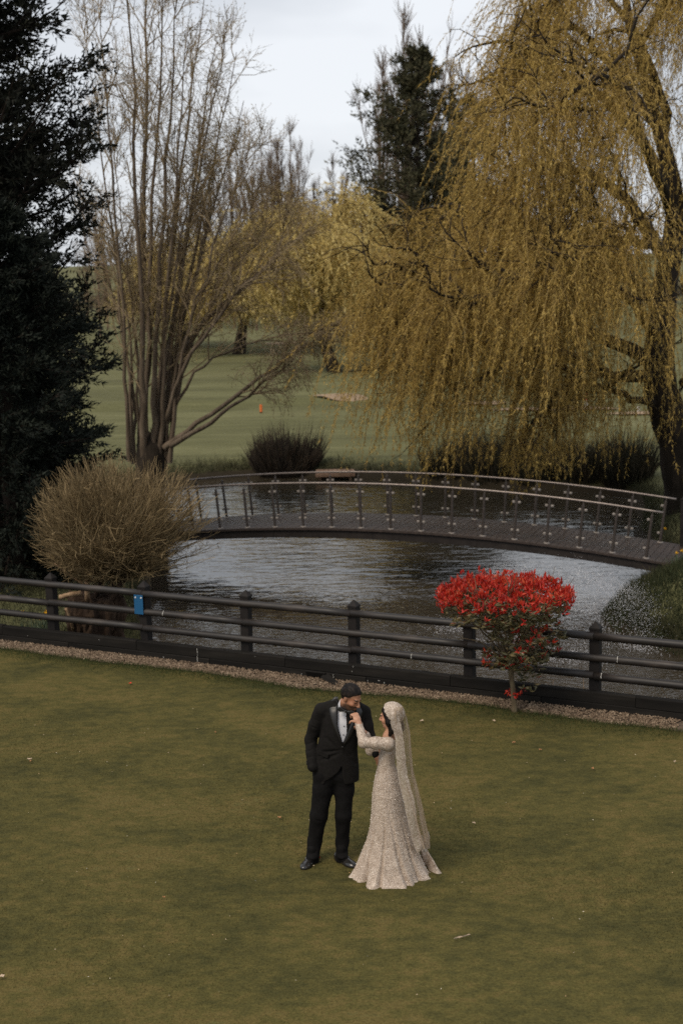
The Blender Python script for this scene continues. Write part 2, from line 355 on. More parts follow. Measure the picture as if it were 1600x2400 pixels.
# ---- gravel
M_gbase = pm('gravel_bed', [(0.3, (0.06, 0.045, 0.032)), (0.7, (0.14, 0.105, 0.075))], 30, rough=0.95, bump=0.02, bscale=40)
gs = np.arange(-5, 14.01, 0.2); gd = np.linspace(0, 1, 5); GS, GD = np.meshgrid(gs, gd)
GP = fp(GS, 0.13 + GD * (gravel_w(GS) + 0.06)); GP[..., 2] = 0.045 * (1 - GD) ** 1.5 + 0.004 + 0.01 * vnoise(GS * 2, GD * 3, 3, 4)
obj('gravel_strip', np_mesh('gravel_strip', GP, [grid_faces(len(gd), len(gs))], True), M_gbase, kind='structure')
n = 17000; s_ = rng.uniform(-1.6, 9.4, n); t_ = rng.uniform(0.02, 1.03, n) ** 0.9; c_ = fp(s_, 0.17 + t_ * gravel_w(s_)); c_[:, 2] = 0.045 * (1 - np.clip(t_, 0, 1)) ** 1.5 + 0.010 + rng.uniform(0, 0.012, n)
octv = np.array([(1, 0, 0), (-1, 0, 0), (0, 1, 0), (0, -1, 0), (0, 0, .9), (0, 0, -.9)], float); octf = np.array([(0, 2, 4), (2, 1, 4), (1, 3, 4), (3, 0, 4)])
sz = rng.uniform(0.008, 0.017, (n, 1, 1)) * rng.uniform(0.6, 1.4, (n, 1, 3)); a = rng.uniform(0, 6.28, n); Rz = np.stack([np.stack([np.cos(a), -np.sin(a), 0 * a], -1), np.stack([np.sin(a), np.cos(a), 0 * a], -1), np.stack([0 * a, 0 * a, 1 + 0 * a], -1)], 1)
V = np.einsum('nij,nkj->nki', Rz, octv[None] * sz + rng.normal(0, 0.0018, (n, 6, 3))) + c_[:, None, :]
M_peb = pm('pebble', [(0.2, (0.060, 0.041, 0.026)), (0.45, (0.135, 0.093, 0.060)), (0.65, (0.21, 0.150, 0.100)), (0.85, (0.33, 0.255, 0.18))], 9, src='island', rough=0.8)
tag(obj('gravel', np_mesh('gravel', V, [(octf[None] + (np.arange(n) * 6)[:, None, None]).reshape(-1, 3)]), M_peb, kind='stuff'), 'pinkish tan gravel heaped against the black timber edging', 'gravel')

# ---- pond water
wx = np.arange(-9, 10.01, 0.5); wy = np.arange(15, 50.01, 0.5); WX, WY = np.meshgrid(wx, wy)
def water_mat():
    mt = bpy.data.materials.new('pond_water'); mt.use_nodes = True; nt = mt.node_tree; b = nt.nodes['Principled BSDF']; ln = nt.links.new
    b.inputs['Base Color'].default_value = (0.036, 0.029, 0.020, 1); b.inputs['Roughness'].default_value = 0.06; b.inputs['IOR'].default_value = 1.47; b.inputs['Specular IOR Level'].default_value = 0.5
    tcn = nd(nt, 'ShaderNodeTexCoord'); sp = nd(nt, 'ShaderNodeSeparateXYZ'); ln(tcn.outputs['Object'], sp.inputs[0])
    mp = nd(nt, 'ShaderNodeMapping'); mp.inputs['Scale'].default_value = (0.8, 1.15, 1); ln(tcn.outputs['Object'], mp.inputs[0])
    mps = nd(nt, 'ShaderNodeMapping'); mps.inputs['Scale'].default_value = (0.30, 0.85, 1); ln(tcn.outputs['Object'], mps.inputs[0])
    n1 = nd(nt, 'ShaderNodeTexNoise', Scale=3.6, Detail=2, Roughness=0.5, Distortion=0.5); ln(mps.outputs[0], n1.inputs[0])          # long low swell
    n2 = nd(nt, 'ShaderNodeTexNoise', Scale=6.8, Detail=2, Roughness=0.5, Distortion=0.5); ln(mp.outputs[0], n2.inputs[0])          # chop near the fountain
    pn = nd(nt, 'ShaderNodeTexNoise', Scale=0.35, Detail=2); ln(tcn.outputs['Object'], pn.inputs[0]); pr = nd(nt, 'ShaderNodeMapRange'); pr.inputs[1].default_value = .35; pr.inputs[2].default_value = .65; pr.inputs[3].default_value = .45; pr.inputs[4].default_value = 1.5; ln(pn.outputs[0], pr.inputs[0])
    mr = nd(nt, 'ShaderNodeMapRange'); mr.inputs[1].default_value = 24.5; mr.inputs[2].default_value = 29.5; mr.inputs[3].default_value = 0.055; mr.inputs[4].default_value = 0.006; ln(sp.outputs[1], mr.inputs[0])
    bp = nd(nt, 'ShaderNodeBump', Strength=1.0); pmul = nd(nt, 'ShaderNodeMath', operation='MULTIPLY'); ln(mr.outputs[0], pmul.inputs[0]); ln(pr.outputs[0], pmul.inputs[1]); ln(pmul.outputs[0], bp.inputs['Distance']); ln(n2.outputs[0], bp.inputs['Height']); b1 = nd(nt, 'ShaderNodeBump', Strength=1.0, Distance=0.021); ln(n1.outputs[0], b1.inputs['Height']); ln(b1.outputs[0], bp.inputs['Normal']); ln(bp.outputs[0], b.inputs['Normal'])
    return mt
M_water = water_mat()
obj('water', np_mesh('water', np.stack([WX, WY, 0 * WX + WATER], -1), [grid_faces(len(wy), len(wx))], True), M_water, kind='structure')

# ================================================================== post and rail fence
M_black = pm('black_stained_timber', [(0.3, (0.010, 0.009, 0.009)), (0.6, (0.020, 0.017, 0.016)), (0.8, (0.036, 0.030, 0.027))], 4, rough=0.7, bump=0.006, bscale=14, stretch=(1, 1, 1), spec=0.15, rnoise=0.15)
M_rail = pm('worn_black_rail', [(0.3, (0.007, 0.0056, 0.0052)), (0.55, (0.016, 0.0125, 0.011)), (0.75, (0.044, 0.034, 0.028))], 6, rough=0.55, bump=0.004, bscale=20, spec=0.5, rnoise=0.12, stretch=(0.3, 1, 1))
M_sleep = pm('black_sleeper', [(0.25, (0.007, 0.0065, 0.006)), (0.55, (0.014, 0.0125, 0.011)), (0.8, (0.030, 0.026, 0.022))], 2.2, rough=0.8, bump=0.010, bscale=9, stretch=(0.35, 3, 3), spec=0.1, rnoise=0.15)
fence = thing('post_and_rail_fence', 'low black fence of square posts and three round rails beside the pond', 'fence', (Q0[0], Q0[1], 0), QA)
# local fence frame: x along, y = away from lawn (minus d), z up
mb = MB()
hw = 0.064
mb.box((0, 0, 0.20), (hw * 2, hw * 2, 1.66), bev=0.006)
zt = 1.03; e = hw + 0.004
mb.add([(-e, -e, zt + .001), (e, -e, zt + .001), (e, e, zt + .001), (-e, e, zt + .001), (-e, -e, zt + .025), (e, -e, zt + .025), (e, e, zt + .025), (-e, e, zt + .025), (0, 0, zt + 0.105)],
       [(0, 1, 5, 4), (1, 2, 6, 5), (2, 3, 7, 6), (3, 0, 4, 7), (4, 5, 8), (5, 6, 8), (6, 7, 8), (7, 4, 8)])
post0 = mb.build('post', M_black, fence)
post0.location = (-QS, 0, 0)
for i in range(0, 7):
    o = post0.copy(); C.objects.link(o); o.parent = fence; o.location = (QS * i, 0, 0); o.rotation_euler = (rng.normal(0, .006), rng.normal(0, .006), rng.normal(0, .03))
def rail_mesh(ln_, r_=0.05):
    xs = np.linspace(-ln_ / 2, ln_ / 2, 9); Pp = np.stack([xs, 0 * xs, 0 * xs], -1)[None]; V, F = tubes(Pp, np.full((1, 9), r_), 14)
    V = V + rng.normal(0, 0.0012, V.shape); k = 14
    return np_mesh('rail', V, [F, np.array([list(range(k))[::-1], list(range(len(V) - k, len(V)))])], True)
for zi, zr in enumerate((0.957, 0.687, 0.455)):
    for a_, b_ in ((-1, 1), (1, 3), (3, 5), (5, 7)) if zi != 1 else ((-2, 0), (0, 2), (2, 4), (4, 6), (6, 7)):
        o = obj('rail', rail_mesh((b_ - a_) * QS - 0.006), M_rail, fence); o.location = ((a_ + b_) / 2 * QS, -0.062, zr + rng.normal(0, .004))
# joint clips on rails and bird marks
M_white = pm('white_mark', [(0.3, (0.35, 0.34, 0.31)), (0.7, (0.62, 0.61, 0.57))], 30, rough=0.8)
for x, zr, ln_ in ((2.02, .687, .05), (5.86, .455, .06), (8.6, .687, .06), (8.4, .455, .07)):
    th = np.linspace(1.9, 3.5, 6) ; V = []
    for k, t in enumerate(th):
        wv = 0.0015 + 0.005 * math.sin(k * 2.1 + x * 7) ** 2
        for sx in (-1, 1): V.append((x + sx * wv, -0.062 + math.cos(t) * 0.0525, zr + math.sin(t) * 0.0525))
    obj('bird_dropping', np_mesh('bird_dropping', np.array(V), [np.array([(2 * k, 2 * k + 1, 2 * k + 3, 2 * k + 2) for k in range(5)])]), M_white, fence)

edging = thing('timber_edging', 'two courses of black railway sleepers edging the gravel below the fence', 'retaining wall', (Q0[0], Q0[1], 0), QA)
def sleeper(ln_, h):
    mb = MB(); ns_ = 13; xs = np.linspace(-ln_ / 2, ln_ / 2, ns_); prof = [(-.052, -h / 2 + .008), (-.044, -h / 2), (.05, -h / 2), (.05, h / 2), (-.044, h / 2), (-.052, h / 2 - .01)]
    V = np.array([[(x, y + rng.normal(0, .0016), z + rng.normal(0, .0016)) for (y, z) in prof] for x in xs]).reshape(-1, 3); k = len(prof)
    F = [(i * k + j, i * k + (j + 1) % k, (i + 1) * k + (j + 1) % k, (i + 1) * k + j) for i in range(ns_ - 1) for j in range(k)]
    me = np_mesh('sleeper', V, [np.array(F), np.array([list(range(k))[::-1], list(range((ns_ - 1) * k, ns_ * k))])]); fix_normals(me); return me
for zc, h, offs in ((0.066, 0.138, 0.45), (0.206, 0.138, 1.65)):
    x = -4.9 + offs
    while x < 13:
        l2 = 2.42; o = obj('sleeper', sleeper(l2 - 0.008, h), M_sleep, edging); o.location = (x + l2 / 2, -0.125 + rng.normal(0, .003), zc); o.rotation_euler = (0, rng.normal(0, .002), rng.normal(0, .0015)); x += l2
for x, z0_, z1_, wd in ((2.05, .0, .12, .007), (2.62, .03, .36, .008), (4.27, .05, .1, .01), (5.03, .22, .26, .012), (5.05, .3, .36, .008), (5.26, .0, .12, .007), (5.42, .1, .14, .03), (5.5, .0, .12, .006), (-.35, .2, .22, .012), (.95, .28, .32, .01), (3.55, .30, .33, .03), (4.75, .05, .15, .008)):
    ys = np.linspace(z0_ * .72 + .03, z1_ * .72 + .01, 7); V = np.array([(x + sx * wd / 2 * (0.6 + 0.5 * math.sin(k * 1.7 + x * 9)) + .004 * math.sin(k * 1.3 + x), -0.186, y_) for k, y_ in enumerate(ys) for sx in (-1, 1)])
    obj('bird_dropping', np_mesh('bird_dropping', V, [np.array([(2 * k, 2 * k + 1, 2 * k + 3, 2 * k + 2) for k in range(6)])]), M_white, edging)
# leaning offcut of dark board on the gravel
oc = thing('timber_offcut', 'broken black board lying on the gravel against the sleepers behind the groom', 'board', tuple(fp(float(fsd(*on(738, 1600, 0.0)[:2])[0]), 0.26, 0.0)), QA)
mb = MB(); mb.box((0, 0.05, 0.085), (0.30, 0.03, 0.15), R=rotz(0) @ np.array([[1, 0, 0], [0, math.cos(.5), -math.sin(.5)], [0, math.sin(.5), math.cos(.5)]]), bev=.004); mb.build('board', M_sleep, oc)
mb = MB(); mb.add([(0.1, -.02, .10), (.14, .06, .15), (.42, -.05, .035), (.40, -.10, .03), (0.1, -.03, .085), (.14, .05, .13), (.42, -.055, .02), (.40, -.105, .015)], [(0, 1, 2, 3), (7, 6, 5, 4), (0, 4, 5, 1), (1, 5, 6, 2), (2, 6, 7, 3), (3, 7, 4, 0)]); mb.build('splinter', M_sleep, oc)
# blue notice on second post in view
M_blue = bpy.data.materials.new('blue_notice'); M_blue.use_nodes = True
nt = M_blue.node_tree; b = nt.nodes['Principled BSDF']; b.inputs['Roughness'].default_value = 0.35
tcn = nd(nt, 'ShaderNodeTexCoord'); wv = nd(nt, 'ShaderNodeTexWave', Scale=13.0, Distortion=0.0); wv.bands_direction = 'Z'; nt.links.new(tcn.outputs['Object'], wv.inputs[0])
nz = nd(nt, 'ShaderNodeTexNoise', Scale=90.0, Detail=1); nt.links.new(tcn.outputs['Object'], nz.inputs[0])
mu = nd(nt, 'ShaderNodeMath', operation='MULTIPLY'); nt.links.new(wv.outputs[0], mu.inputs[0]); nt.links.new(nz.outputs[0], mu.inputs[1])
cr = ramp(nt, [(0.35, (0.010, 0.085, 0.20)), (0.7, (0.03, 0.11, 0.22))]); nt.links.new(mu.outputs[0], cr.inputs[0]); nt.links.new(cr.outputs[0], b.inputs['Base Color'])
sg = thing('blue_notice', 'small upright blue notice plate screwed to the fence post rails', 'sign', tuple(fp(QS * 1 - .035, 0.118, 0.66)), QA)
mb = MB(); mb.box((0, 0, 0.1425), (0.150, 0.006, 0.285), bev=.002); mb.build('plate', M_blue, sg)
M_screw = pm('steel_screw', [(0, (0.6, 0.6, 0.6)), (1, (0.75, 0.75, 0.75))], 5, rough=0.4)
for sx in (-1, 1):
    th = np.arange(12) * math.pi / 6; V = [(sx * .048 + .013 * math.cos(t), -.0045, .245 + .013 * math.sin(t)) for t in th] + [(sx * .048 + .010 * math.cos(t), -.009, .245 + .010 * math.sin(t)) for t in th]
    me = np_mesh('screw', np.array(V), [np.array([(i, (i + 1) % 12, 12 + (i + 1) % 12, 12 + i) for i in range(12)]), np.array([list(range(12, 24))])]); fix_normals(me); obj('screw', me, M_screw, sg)

# ================================================================== footbridge
BX, BY, BA, BS, BZ0, BK, BSC, BW, BRH = -2.82, 32.5226, -0.3808, 0.7006, -0.2288, 0.0108, 4.1637, 1.7626, 1.0
bridge = thing('footbridge', 'arched timber footbridge with glass panel balustrades crossing the pond', 'bridge', (BX, BY, 0), BA)
def bz(s):
    s = np.asarray(s, float); c = np.clip(s - BSC, -6.3, 6.9); q = BZ0 - BK * c ** 2; over = (s - BSC) - c
    return q - 2 * BK * c * over * 0.25
def bslope(s): return (bz(s + .01) - bz(s - .01)) / .02
M_deck = pm('brown_decking', [(0.3, (0.030, 0.022, 0.019)), (0.6, (0.050, 0.037, 0.031)), (0.8, (0.075, 0.057, 0.049))], 3, rough=0.6, bump=0.004, bscale=30, stretch=(3, .4, 1), spec=0.35, rnoise=0.15)
M_fas = pm('dark_fascia', [(0.3, (0.014, 0.011, 0.010)), (0.7, (0.030, 0.024, 0.021))], 5, rough=0.6, bump=0.004, bscale=20, spec=0.3)
M_steel = pm('brushed_steel', [(0.3, (0.16, 0.135, 0.12)), (0.7, (0.26, 0.22, 0.20))], 20, rough=0.38, metal=0.55, spec=0.5)
M_clamp = pm('bright_steel_clamp', [(0.3, (0.20, 0.175, 0.155)), (0.7, (0.28, 0.25, 0.225))], 20, rough=0.5, metal=0.2)
M_post = pm('steel_baluster', [(0.3, (0.050, 0.041, 0.036)), (0.7, (0.085, 0.070, 0.062))], 20, rough=0.45, metal=0.3, spec=0.4)
mb = MB(); mb.box((0, BW / 2, -0.0125), (0.140, BW + 0.26, 0.025), bev=.004); board0 = mb.build('deck_board', M_deck, bridge)
s = -3.4; first = True
while s < 15.2:
    o = board0 if first else board0.copy()
    if not first: C.objects.link(o); o.parent = bridge
    o.location = (s, rng.normal(0, .003), float(bz(s)) + rng.normal(0, .0012)); o.rotation_euler = (0, -math.atan(float(bslope(s))), 0); first = False; s += 0.1465
def sweep(s0, s1, nseg, y0, y1, z0, z1, name, mat):
    ss = np.linspace(s0, s1, nseg); V = []; 
    for t in ss:
        zz = float(bz(t)); V += [(t, y0, zz + z0), (t, y1, zz + z0), (t, y1, zz + z1), (t, y0, zz + z1)]
    F = [(i * 4 + j, i * 4 + (j + 1) % 4, i * 4 + 4 + (j + 1) % 4, i * 4 + 4 + j) for i in range(nseg - 1) for j in range(4)] + [(3, 2, 1, 0), tuple(range(nseg * 4 - 4, nseg * 4))]
    me = np_mesh(name, np.array(V), [np.array(F)]); fix_normals(me); return obj(name, me, mat, bridge)
for yo in (-0.10, BW + 0.06):
    for a_ in np.arange(-3.4, 13.0, 2.4): sweep(a_, min(a_ + 2.395, 13.2), 9, yo, yo + .045, -.235, -.027, 'fascia_board', M_fas)
for yo in (0.35, 1.35): sweep(-3.3, 13.1, 40, yo, yo + .1, -.30, -.03, 'beam', M_fas)
# deck nosing
sweep(-3.4, 14.5, 60, -0.146, -0.132, -.05, -.004, 'nosing', M_deck)
bv = MB()
for k, (dx, dz) in enumerate(((0, 0), (.075, 0), (0, -.05), (.075, -.05))):
    th = np.arange(8) * math.pi / 4; ss_ = 10.35 + dx; V = [(ss_ + .016 * math.cos(t), -.106, float(bz(ss_)) - .11 + dz + .016 * math.sin(t)) for t in th] + [(ss_ + .011 * math.cos(t), -.118, float(bz(ss_)) - .11 + dz + .011 * math.sin(t)) for t in th]
    me = np_mesh('bolt', np.array(V), [np.array([(i, (i + 1) % 8, 8 + (i + 1) % 8, 8 + i) for i in range(8)]), np.array([list(range(8, 16))])]); fix_normals(me); obj('bolt', me, M_clamp, bridge)
# balusters
def cyl(p0, p1, r0, r1, k=10):
    P_ = np.array([[p0, p1]], float); V, F = tubes(P_, np.array([[r0, r1]]), k)
    me = np_mesh('c', V, [F, np.array([list(range(k))[::-1], list(range(k, 2 * k))])], False); fix_normals(me); return me
me_post = cyl((0, 0, 0.012), (0, 0, 0.915), 0.030, 0.030, 12); me_pin = cyl((0, 0, 0.915), (0, 0, 0.985), 0.008, 0.008, 8)
me_base = cyl((0, 0, 0.0), (0, 0, 0.016), 0.070, 0.062, 14)
mb = MB(); mb.box((0.062, 0, 0), (0.068, 0.040, 0.056), bev=.014); tmp = mb.build('clamp', M_clamp); me_cl = tmp.data; bpy.data.objects.remove(tmp)
for me_, mt_ in ((me_post, M_post), (me_pin, M_steel), (me_base, M_clamp)): me_.materials.append(mt_)
def glass_mat():
    mt = bpy.data.materials.new('clear_glass'); mt.use_nodes = True; nt = mt.node_tree; nt.nodes.remove(nt.nodes['Principled BSDF']); ln = nt.links.new
    tr = nd(nt, 'ShaderNodeBsdfTransparent'); tr.inputs[0].default_value = (0.965, 0.97, 0.965, 1); gl = nd(nt, 'ShaderNodeBsdfGlossy'); gl.inputs['Roughness'].default_value = 0.03
    fr = nd(nt, 'ShaderNodeLayerWeight'); pw = nd(nt, 'ShaderNodeMath', operation='POWER'); pw.inputs[1].default_value = 4.0; ln(fr.outputs['Facing'], pw.inputs[0]); fa = nd(nt, 'ShaderNodeMath', operation='MULTIPLY_ADD'); fa.inputs[1].default_value = 0.25; fa.inputs[2].default_value = 0.010; ln(pw.outputs[0], fa.inputs[0]); ms = nd(nt, 'ShaderNodeMixShader'); ln(fa.outputs[0], ms.inputs[0]); ln(tr.outputs[0], ms.inputs[1]); ln(gl.outputs[0], ms.inputs[2]); ln(ms.outputs[0], nt.nodes['Material Output'].inputs[0])
    return mt
M_glass = glass_mat()
mb = MB(); mb.box((0, 0, 0.47), (BS - 0.072, 0.010, 0.76)); tmp = mb.build('glass_panel', M_glass); me_gl = tmp.data; bpy.data.objects.remove(tmp)
for y in (0.0, BW):
    for i in range(-2, 15):
        s = i * BS; tilt = -math.atan(float(bslope(s)))
        p = obj('baluster', me_post, None, bridge); p.location = (s, y, float(bz(s))); p.rotation_euler = (0, tilt, 0)
        obj('top_pin', me_pin, None, p); obj('base_plate', me_base, None, p)
        for zc in (0.2, 0.81):
            for sx in (-1, 1):
                if (i == 14 and sx == 1) or (i == -2 and sx == -1): continue
                c = obj('clamp', me_cl, None, p); c.location = (0, 0, zc); c.rotation_euler = (0, 0, 0 if sx > 0 else math.pi)
        if i < 14:
            sm = s + BS / 2; g = obj('glass_panel', me_gl, None, bridge); g.location = (sm, y, float(bz(sm))); g.rotation_euler = (0, -math.atan(float(bslope(sm))), 0)
    ss = np.linspace(-2.25 * BS, 14.3 * BS, 60); sl = bslope(ss); nn = np.sqrt(1 + sl ** 2); P_ = np.stack([ss - sl / nn * BRH, 0 * ss + y, bz(ss) + BRH / nn], -1)[None]
    V, F = tubes(P_, np.full((1, 60), 0.024), 12); obj('handrail', np_mesh('handrail', V, [F, np.array([list(range(12))[::-1], list(range(len(V) - 12, len(V)))])], True), M_steel, bridge)
# black end post of the bridge, stands beside the willow
gp = thing('bridge_end_post', 'square black post standing at the bridge end beside the willow trunk', 'post', (BX + math.cos(BA) * 10.32 - math.sin(BA) * (BW + .02), BY + math.sin(BA) * 10.32 + math.cos(BA) * (BW + .02), float(bz(10.32))), BA)
mb = MB(); mb.box((0, 0, 0.36), (0.16, 0.16, 1.35), bev=.008); mb.build('shaft', M_black, gp)
mb = MB(); mb.add([(-.09, -.09, 1.036), (.09, -.09, 1.036), (.09, .09, 1.036), (-.09, .09, 1.036), (0, 0, 1.10)], [(3, 2, 1, 0), (0, 1, 4), (1, 2, 4), (2, 3, 4), (3, 0, 4)]); mb.build('cap', M_black, gp)
# ================================================================== vegetation
def gz1(x, y): return float(ground_z(np.array([x]), np.array([y]))[0])
def bark(name, a, b, c, sc_=6, bump=0.04):
    return pm(name, [(0.3, a), (0.55, b), (0.8, c)], sc_, rough=0.9, bump=bump, bscale=sc_ * 2, stretch=(1, 1, 0.25), spec=0.15)
M_wbark = bark('willow_bark', (0.014, 0.011, 0.008), (0.030, 0.023, 0.017), (0.055, 0.042, 0.032))
M_wtwig = pm('willow_twig', [(0.2, (0.16, 0.105, 0.038)), (0.8, (0.30, 0.21, 0.075))], 2, rough=0.8, spec=0.2)
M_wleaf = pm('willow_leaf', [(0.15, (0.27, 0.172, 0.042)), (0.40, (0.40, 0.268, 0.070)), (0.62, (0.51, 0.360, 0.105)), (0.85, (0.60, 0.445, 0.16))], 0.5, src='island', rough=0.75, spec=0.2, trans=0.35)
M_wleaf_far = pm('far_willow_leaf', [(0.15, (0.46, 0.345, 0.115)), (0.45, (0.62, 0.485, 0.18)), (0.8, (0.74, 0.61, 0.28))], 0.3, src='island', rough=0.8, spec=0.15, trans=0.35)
M_dtwig = pm('dark_branch', [(0.2, (0.020, 0.015, 0.011)), (0.8, (0.055, 0.042, 0.032))], 3, rough=0.9, spec=0.15)

def resample(P, n):
    P = np.asarray(P, float); k = len(P); out = []
    Q = np.concatenate([[2 * P[0] - P[1]], P, [2 * P[-1] - P[-2]]])
    for x in np.linspace(0, k - 1, n):
        i = min(int(x), k - 2); t = x - i; a, b, c, d = Q[i], Q[i + 1], Q[i + 2], Q[i + 3]
        out.append(0.5 * ((2 * b) + (c - a) * t + (2 * a - 5 * b + 4 * c - d) * t * t + (3 * b - a - 3 * c + d) * t ** 3))
    return np.array(out)
def taper(n, s, r0, r1, p=1.0):
    t = np.linspace(0, 1, s)[None] ** p
    return np.broadcast_to(np.asarray(r0, float).reshape(-1, 1), (n, 1)) * (1 - t) + np.broadcast_to(np.asarray(r1, float).reshape(-1, 1), (n, 1)) * t
def strands(st, length, S, rad, leaf_step, leaf_l, leaf_w, sway, r, k=3, d0=None):
    """hanging whips with small leaves -> twig mesh data, leaf mesh data"""
    n = len(st); d = unit(np.stack([r.normal(0, .5, n), r.normal(0, .5, n), r.uniform(-.6, .45, n)], 1)) if d0 is None else d0
    P = grow(st, d, length, S, 0.15, unit(np.array((sway, 0, -1.0))), 0.5, r)
    tv = ribbons(P, taper(n, S + 1, rad, rad * 0.45), r)
    cnt = np.maximum((length / leaf_step).astype(int), 3); idx = np.repeat(np.arange(n), cnt); t = r.uniform(0.05, 1.0, len(idx)) * S; i = np.minimum(t.astype(int), S - 1); f = (t - i)[:, None]
    pos = P[idx, i] * (1 - f) + P[idx, i + 1] * f; T = unit(P[idx, i + 1] - P[idx, i]); dd_ = unit(T + r.normal(0, .38, (len(idx), 3)))
    lv = leaf_tris(pos, dd_, leaf_l * r.uniform(.6, 1.3, len(idx)), leaf_w * r.uniform(.7, 1.3, len(idx)), r)
    return tv, lv, P

# ---- the great weeping willow beside the bridge
r = np.random.default_rng(21)
def px_path(pts): return [at(*p) for p in pts]
WT = px_path([(1612, 1290, 36), (1603, 1180, 36), (1590, 1060, 36), (1560, 960, 36), (1540, 880, 36), (1546, 760, 36), (1562, 650, 36.2), (1578, 540, 36.3), (1572, 420, 36.4), (1530, 250, 36.5), (1480, 80, 36.5), (1450, -120, 36.5)])
limbs = [
 ([(1546, 860, 36), (1440, 800, 35.5), (1260, 730, 34.6), (1080, 690, 33.8), (980, 620, 33.2), (900, 650, 33)], .20),
 ([(1546, 720, 36), (1400, 600, 36.5), (1240, 530, 37), (1100, 490, 37), (1020, 520, 37)], .17),
 ([(1565, 620, 36), (1450, 450, 35), (1330, 395, 34.5), (1230, 385, 34), (1180, 430, 33.7)], .17),
 ([(1578, 520, 36), (1520, 350, 36), (1420, 240, 35.5), (1320, 165, 35), (1240, 120, 35), (1200, 160, 35)], .16),
 ([(1570, 430, 36.4), (1545, 230, 37), (1470, 50, 37.5), (1400, -70, 38), (1330, -70, 38)], .15),
 ([(1575, 560, 36.4), (1650, 380, 36), (1700, 150, 36), (1720, -60, 36)], .16),
 ([(1546, 800, 36), (1460, 690, 33.5), (1330, 620, 31.8), (1200, 650, 31), (1100, 720, 30.8)], .16),
 ([(1556, 740, 36.5), (1450, 600, 40), (1330, 560, 43), (1200, 590, 45)], .15),
 ([(1540, 880, 36), (1440, 880, 35), (1330, 825, 34), (1170, 805, 33.5), (1010, 800, 33), (890, 770, 33)], .17),
 ([(1576, 500, 36.2), (1500, 310, 33.5), (1430, 190, 31.8), (1350, 210, 31), (1300, 270, 31)], .14),
 ([(1556, 950, 36), (1480, 935, 35.2), (1380, 900, 34.2), (1290, 910, 33.8)], .12),
 ([(1570, 600, 36), (1480, 560, 33), (1390, 590, 31.5), (1310, 640, 31)], .13),
 ([(1600, 900, 36), (1680, 820, 35), (1760, 760, 34.5)], .15),
 ([(1546, 700, 36.4), (1420, 680, 38.5), (1260, 660, 39.5), (1110, 640, 39.8), (1030, 670, 40)], .14),
 ([(1540, 300, 36.5), (1420, 150, 36.5), (1350, 60, 36), (1280, 10, 35.5), (1230, 50, 35.2)], .12),
 ([(1490, 120, 36.5), (1560, 0, 35.5), (1600, -60, 35)], .12)]
willow = thing('weeping_willow', 'huge golden weeping willow leaning over the pond beside the bridge end', 'tree', tuple(WT[0]))
off = -np.array(WT[0])
tp = resample(WT, 26)[None]; rt = np.interp(np.linspace(0, 1, 26), [0, .08, .3, .45, .7, 1], [.62, .52, .44, .36, .22, .06])[None]
tp = tp + r.normal(0, .025, tp.shape)
V, F = tubes(tp, rt, 14); V = V + unit(r.normal(0, 1, V.shape)) * 0.018
obj('trunk', np_mesh('trunk', V + off, [F], True), M_wbark, willow)
LP_ = np.stack([resample(px_path(p), 16) for p, _ in limbs]); LP_[:, 2:] += r.normal(0, .05, LP_[:, 2:].shape); LR = np.stack([np.linspace(1, .16, 16) * q for _, q in limbs])
s2, d2, t2, i2 = spawn(LP_, 13, .22, 1.0, .9, r, .25); d2[:, 2] += .25; l2 = (3.2 - 1.3 * t2) * r.uniform(.55, 1.1, len(t2)); B2 = grow(s2, d2, l2, 7, .22, (0, 0, 1), .02, r); R2 = taper(len(t2), 8, .055, .012)
s3, d3, t3, i3 = spawn(B2, 5, .2, 1.0, .8, r, .3); l3 = r.uniform(.5, 1.5, len(t3)); B3 = grow(s3, d3, l3, 4, .28, (0, 0, 1), -.03, r); R3 = taper(len(t3), 5, .018, .006)
V, F = join([tubes(LP_, LR, 9), tubes(B2, R2, 5), tubes(B3, R3, 3)])
obj('limbs', np_mesh('limbs', V + off, F, True), M_wbark, willow, kind='stuff')
allp = []
for Pp, per, a_, b_ in ((LP_, 90, .25, 1.0), (B2, 30, .15, 1.0), (B3, 3, .3, 1.0)):
    s_, d_, t_, i_ = spawn(Pp, per, a_, b_, .8, r, .3); allp.append(s_)
st = np.concatenate(allp); st = st + r.normal(0, .12, st.shape)
L0 = (.6 + 3.6 * r.beta(1.6, 2.2, len(st))) * np.where(st[:, 2] > 9.5, .8, 1.0); L0 = np.clip(L0, .4, np.maximum(st[:, 2] - .1 + 0.9 * vnoise(st[:, 0] * 2, st[:, 1], 1.3, 14) - np.abs(r.normal(0, .9, len(st))), .5))
xb = np.interp(st[:, 2], [0, 4.5, 5.6, 7.0, 7.8, 8.6, 14], [.2, .2, .6, 1.5, 2.4, 3.5, 3.5]) + r.normal(0, .35, len(st)); k = (st[:, 0] > xb) & (st[:, 0] < 10.2) & (st[:, 2] < 14.5) & ~((st[:, 0] > 7.4) & (st[:, 2] < 6.5) & (r.uniform(0, 1, len(st)) < .85)); st, L0 = st[k], L0[k]
print('willow strands', len(st))
tv, lv, _ = strands(st, L0, 6, .006, .046, .115, .019, -.17, r)
obj('hanging_twigs', np_mesh('hanging_twigs', tv[0] + off, [tv[1]]), M_wtwig, willow, kind='stuff')
obj('leaves', np_mesh('leaves', lv[0] + off, [lv[1]]), M_wleaf, willow, kind='stuff')

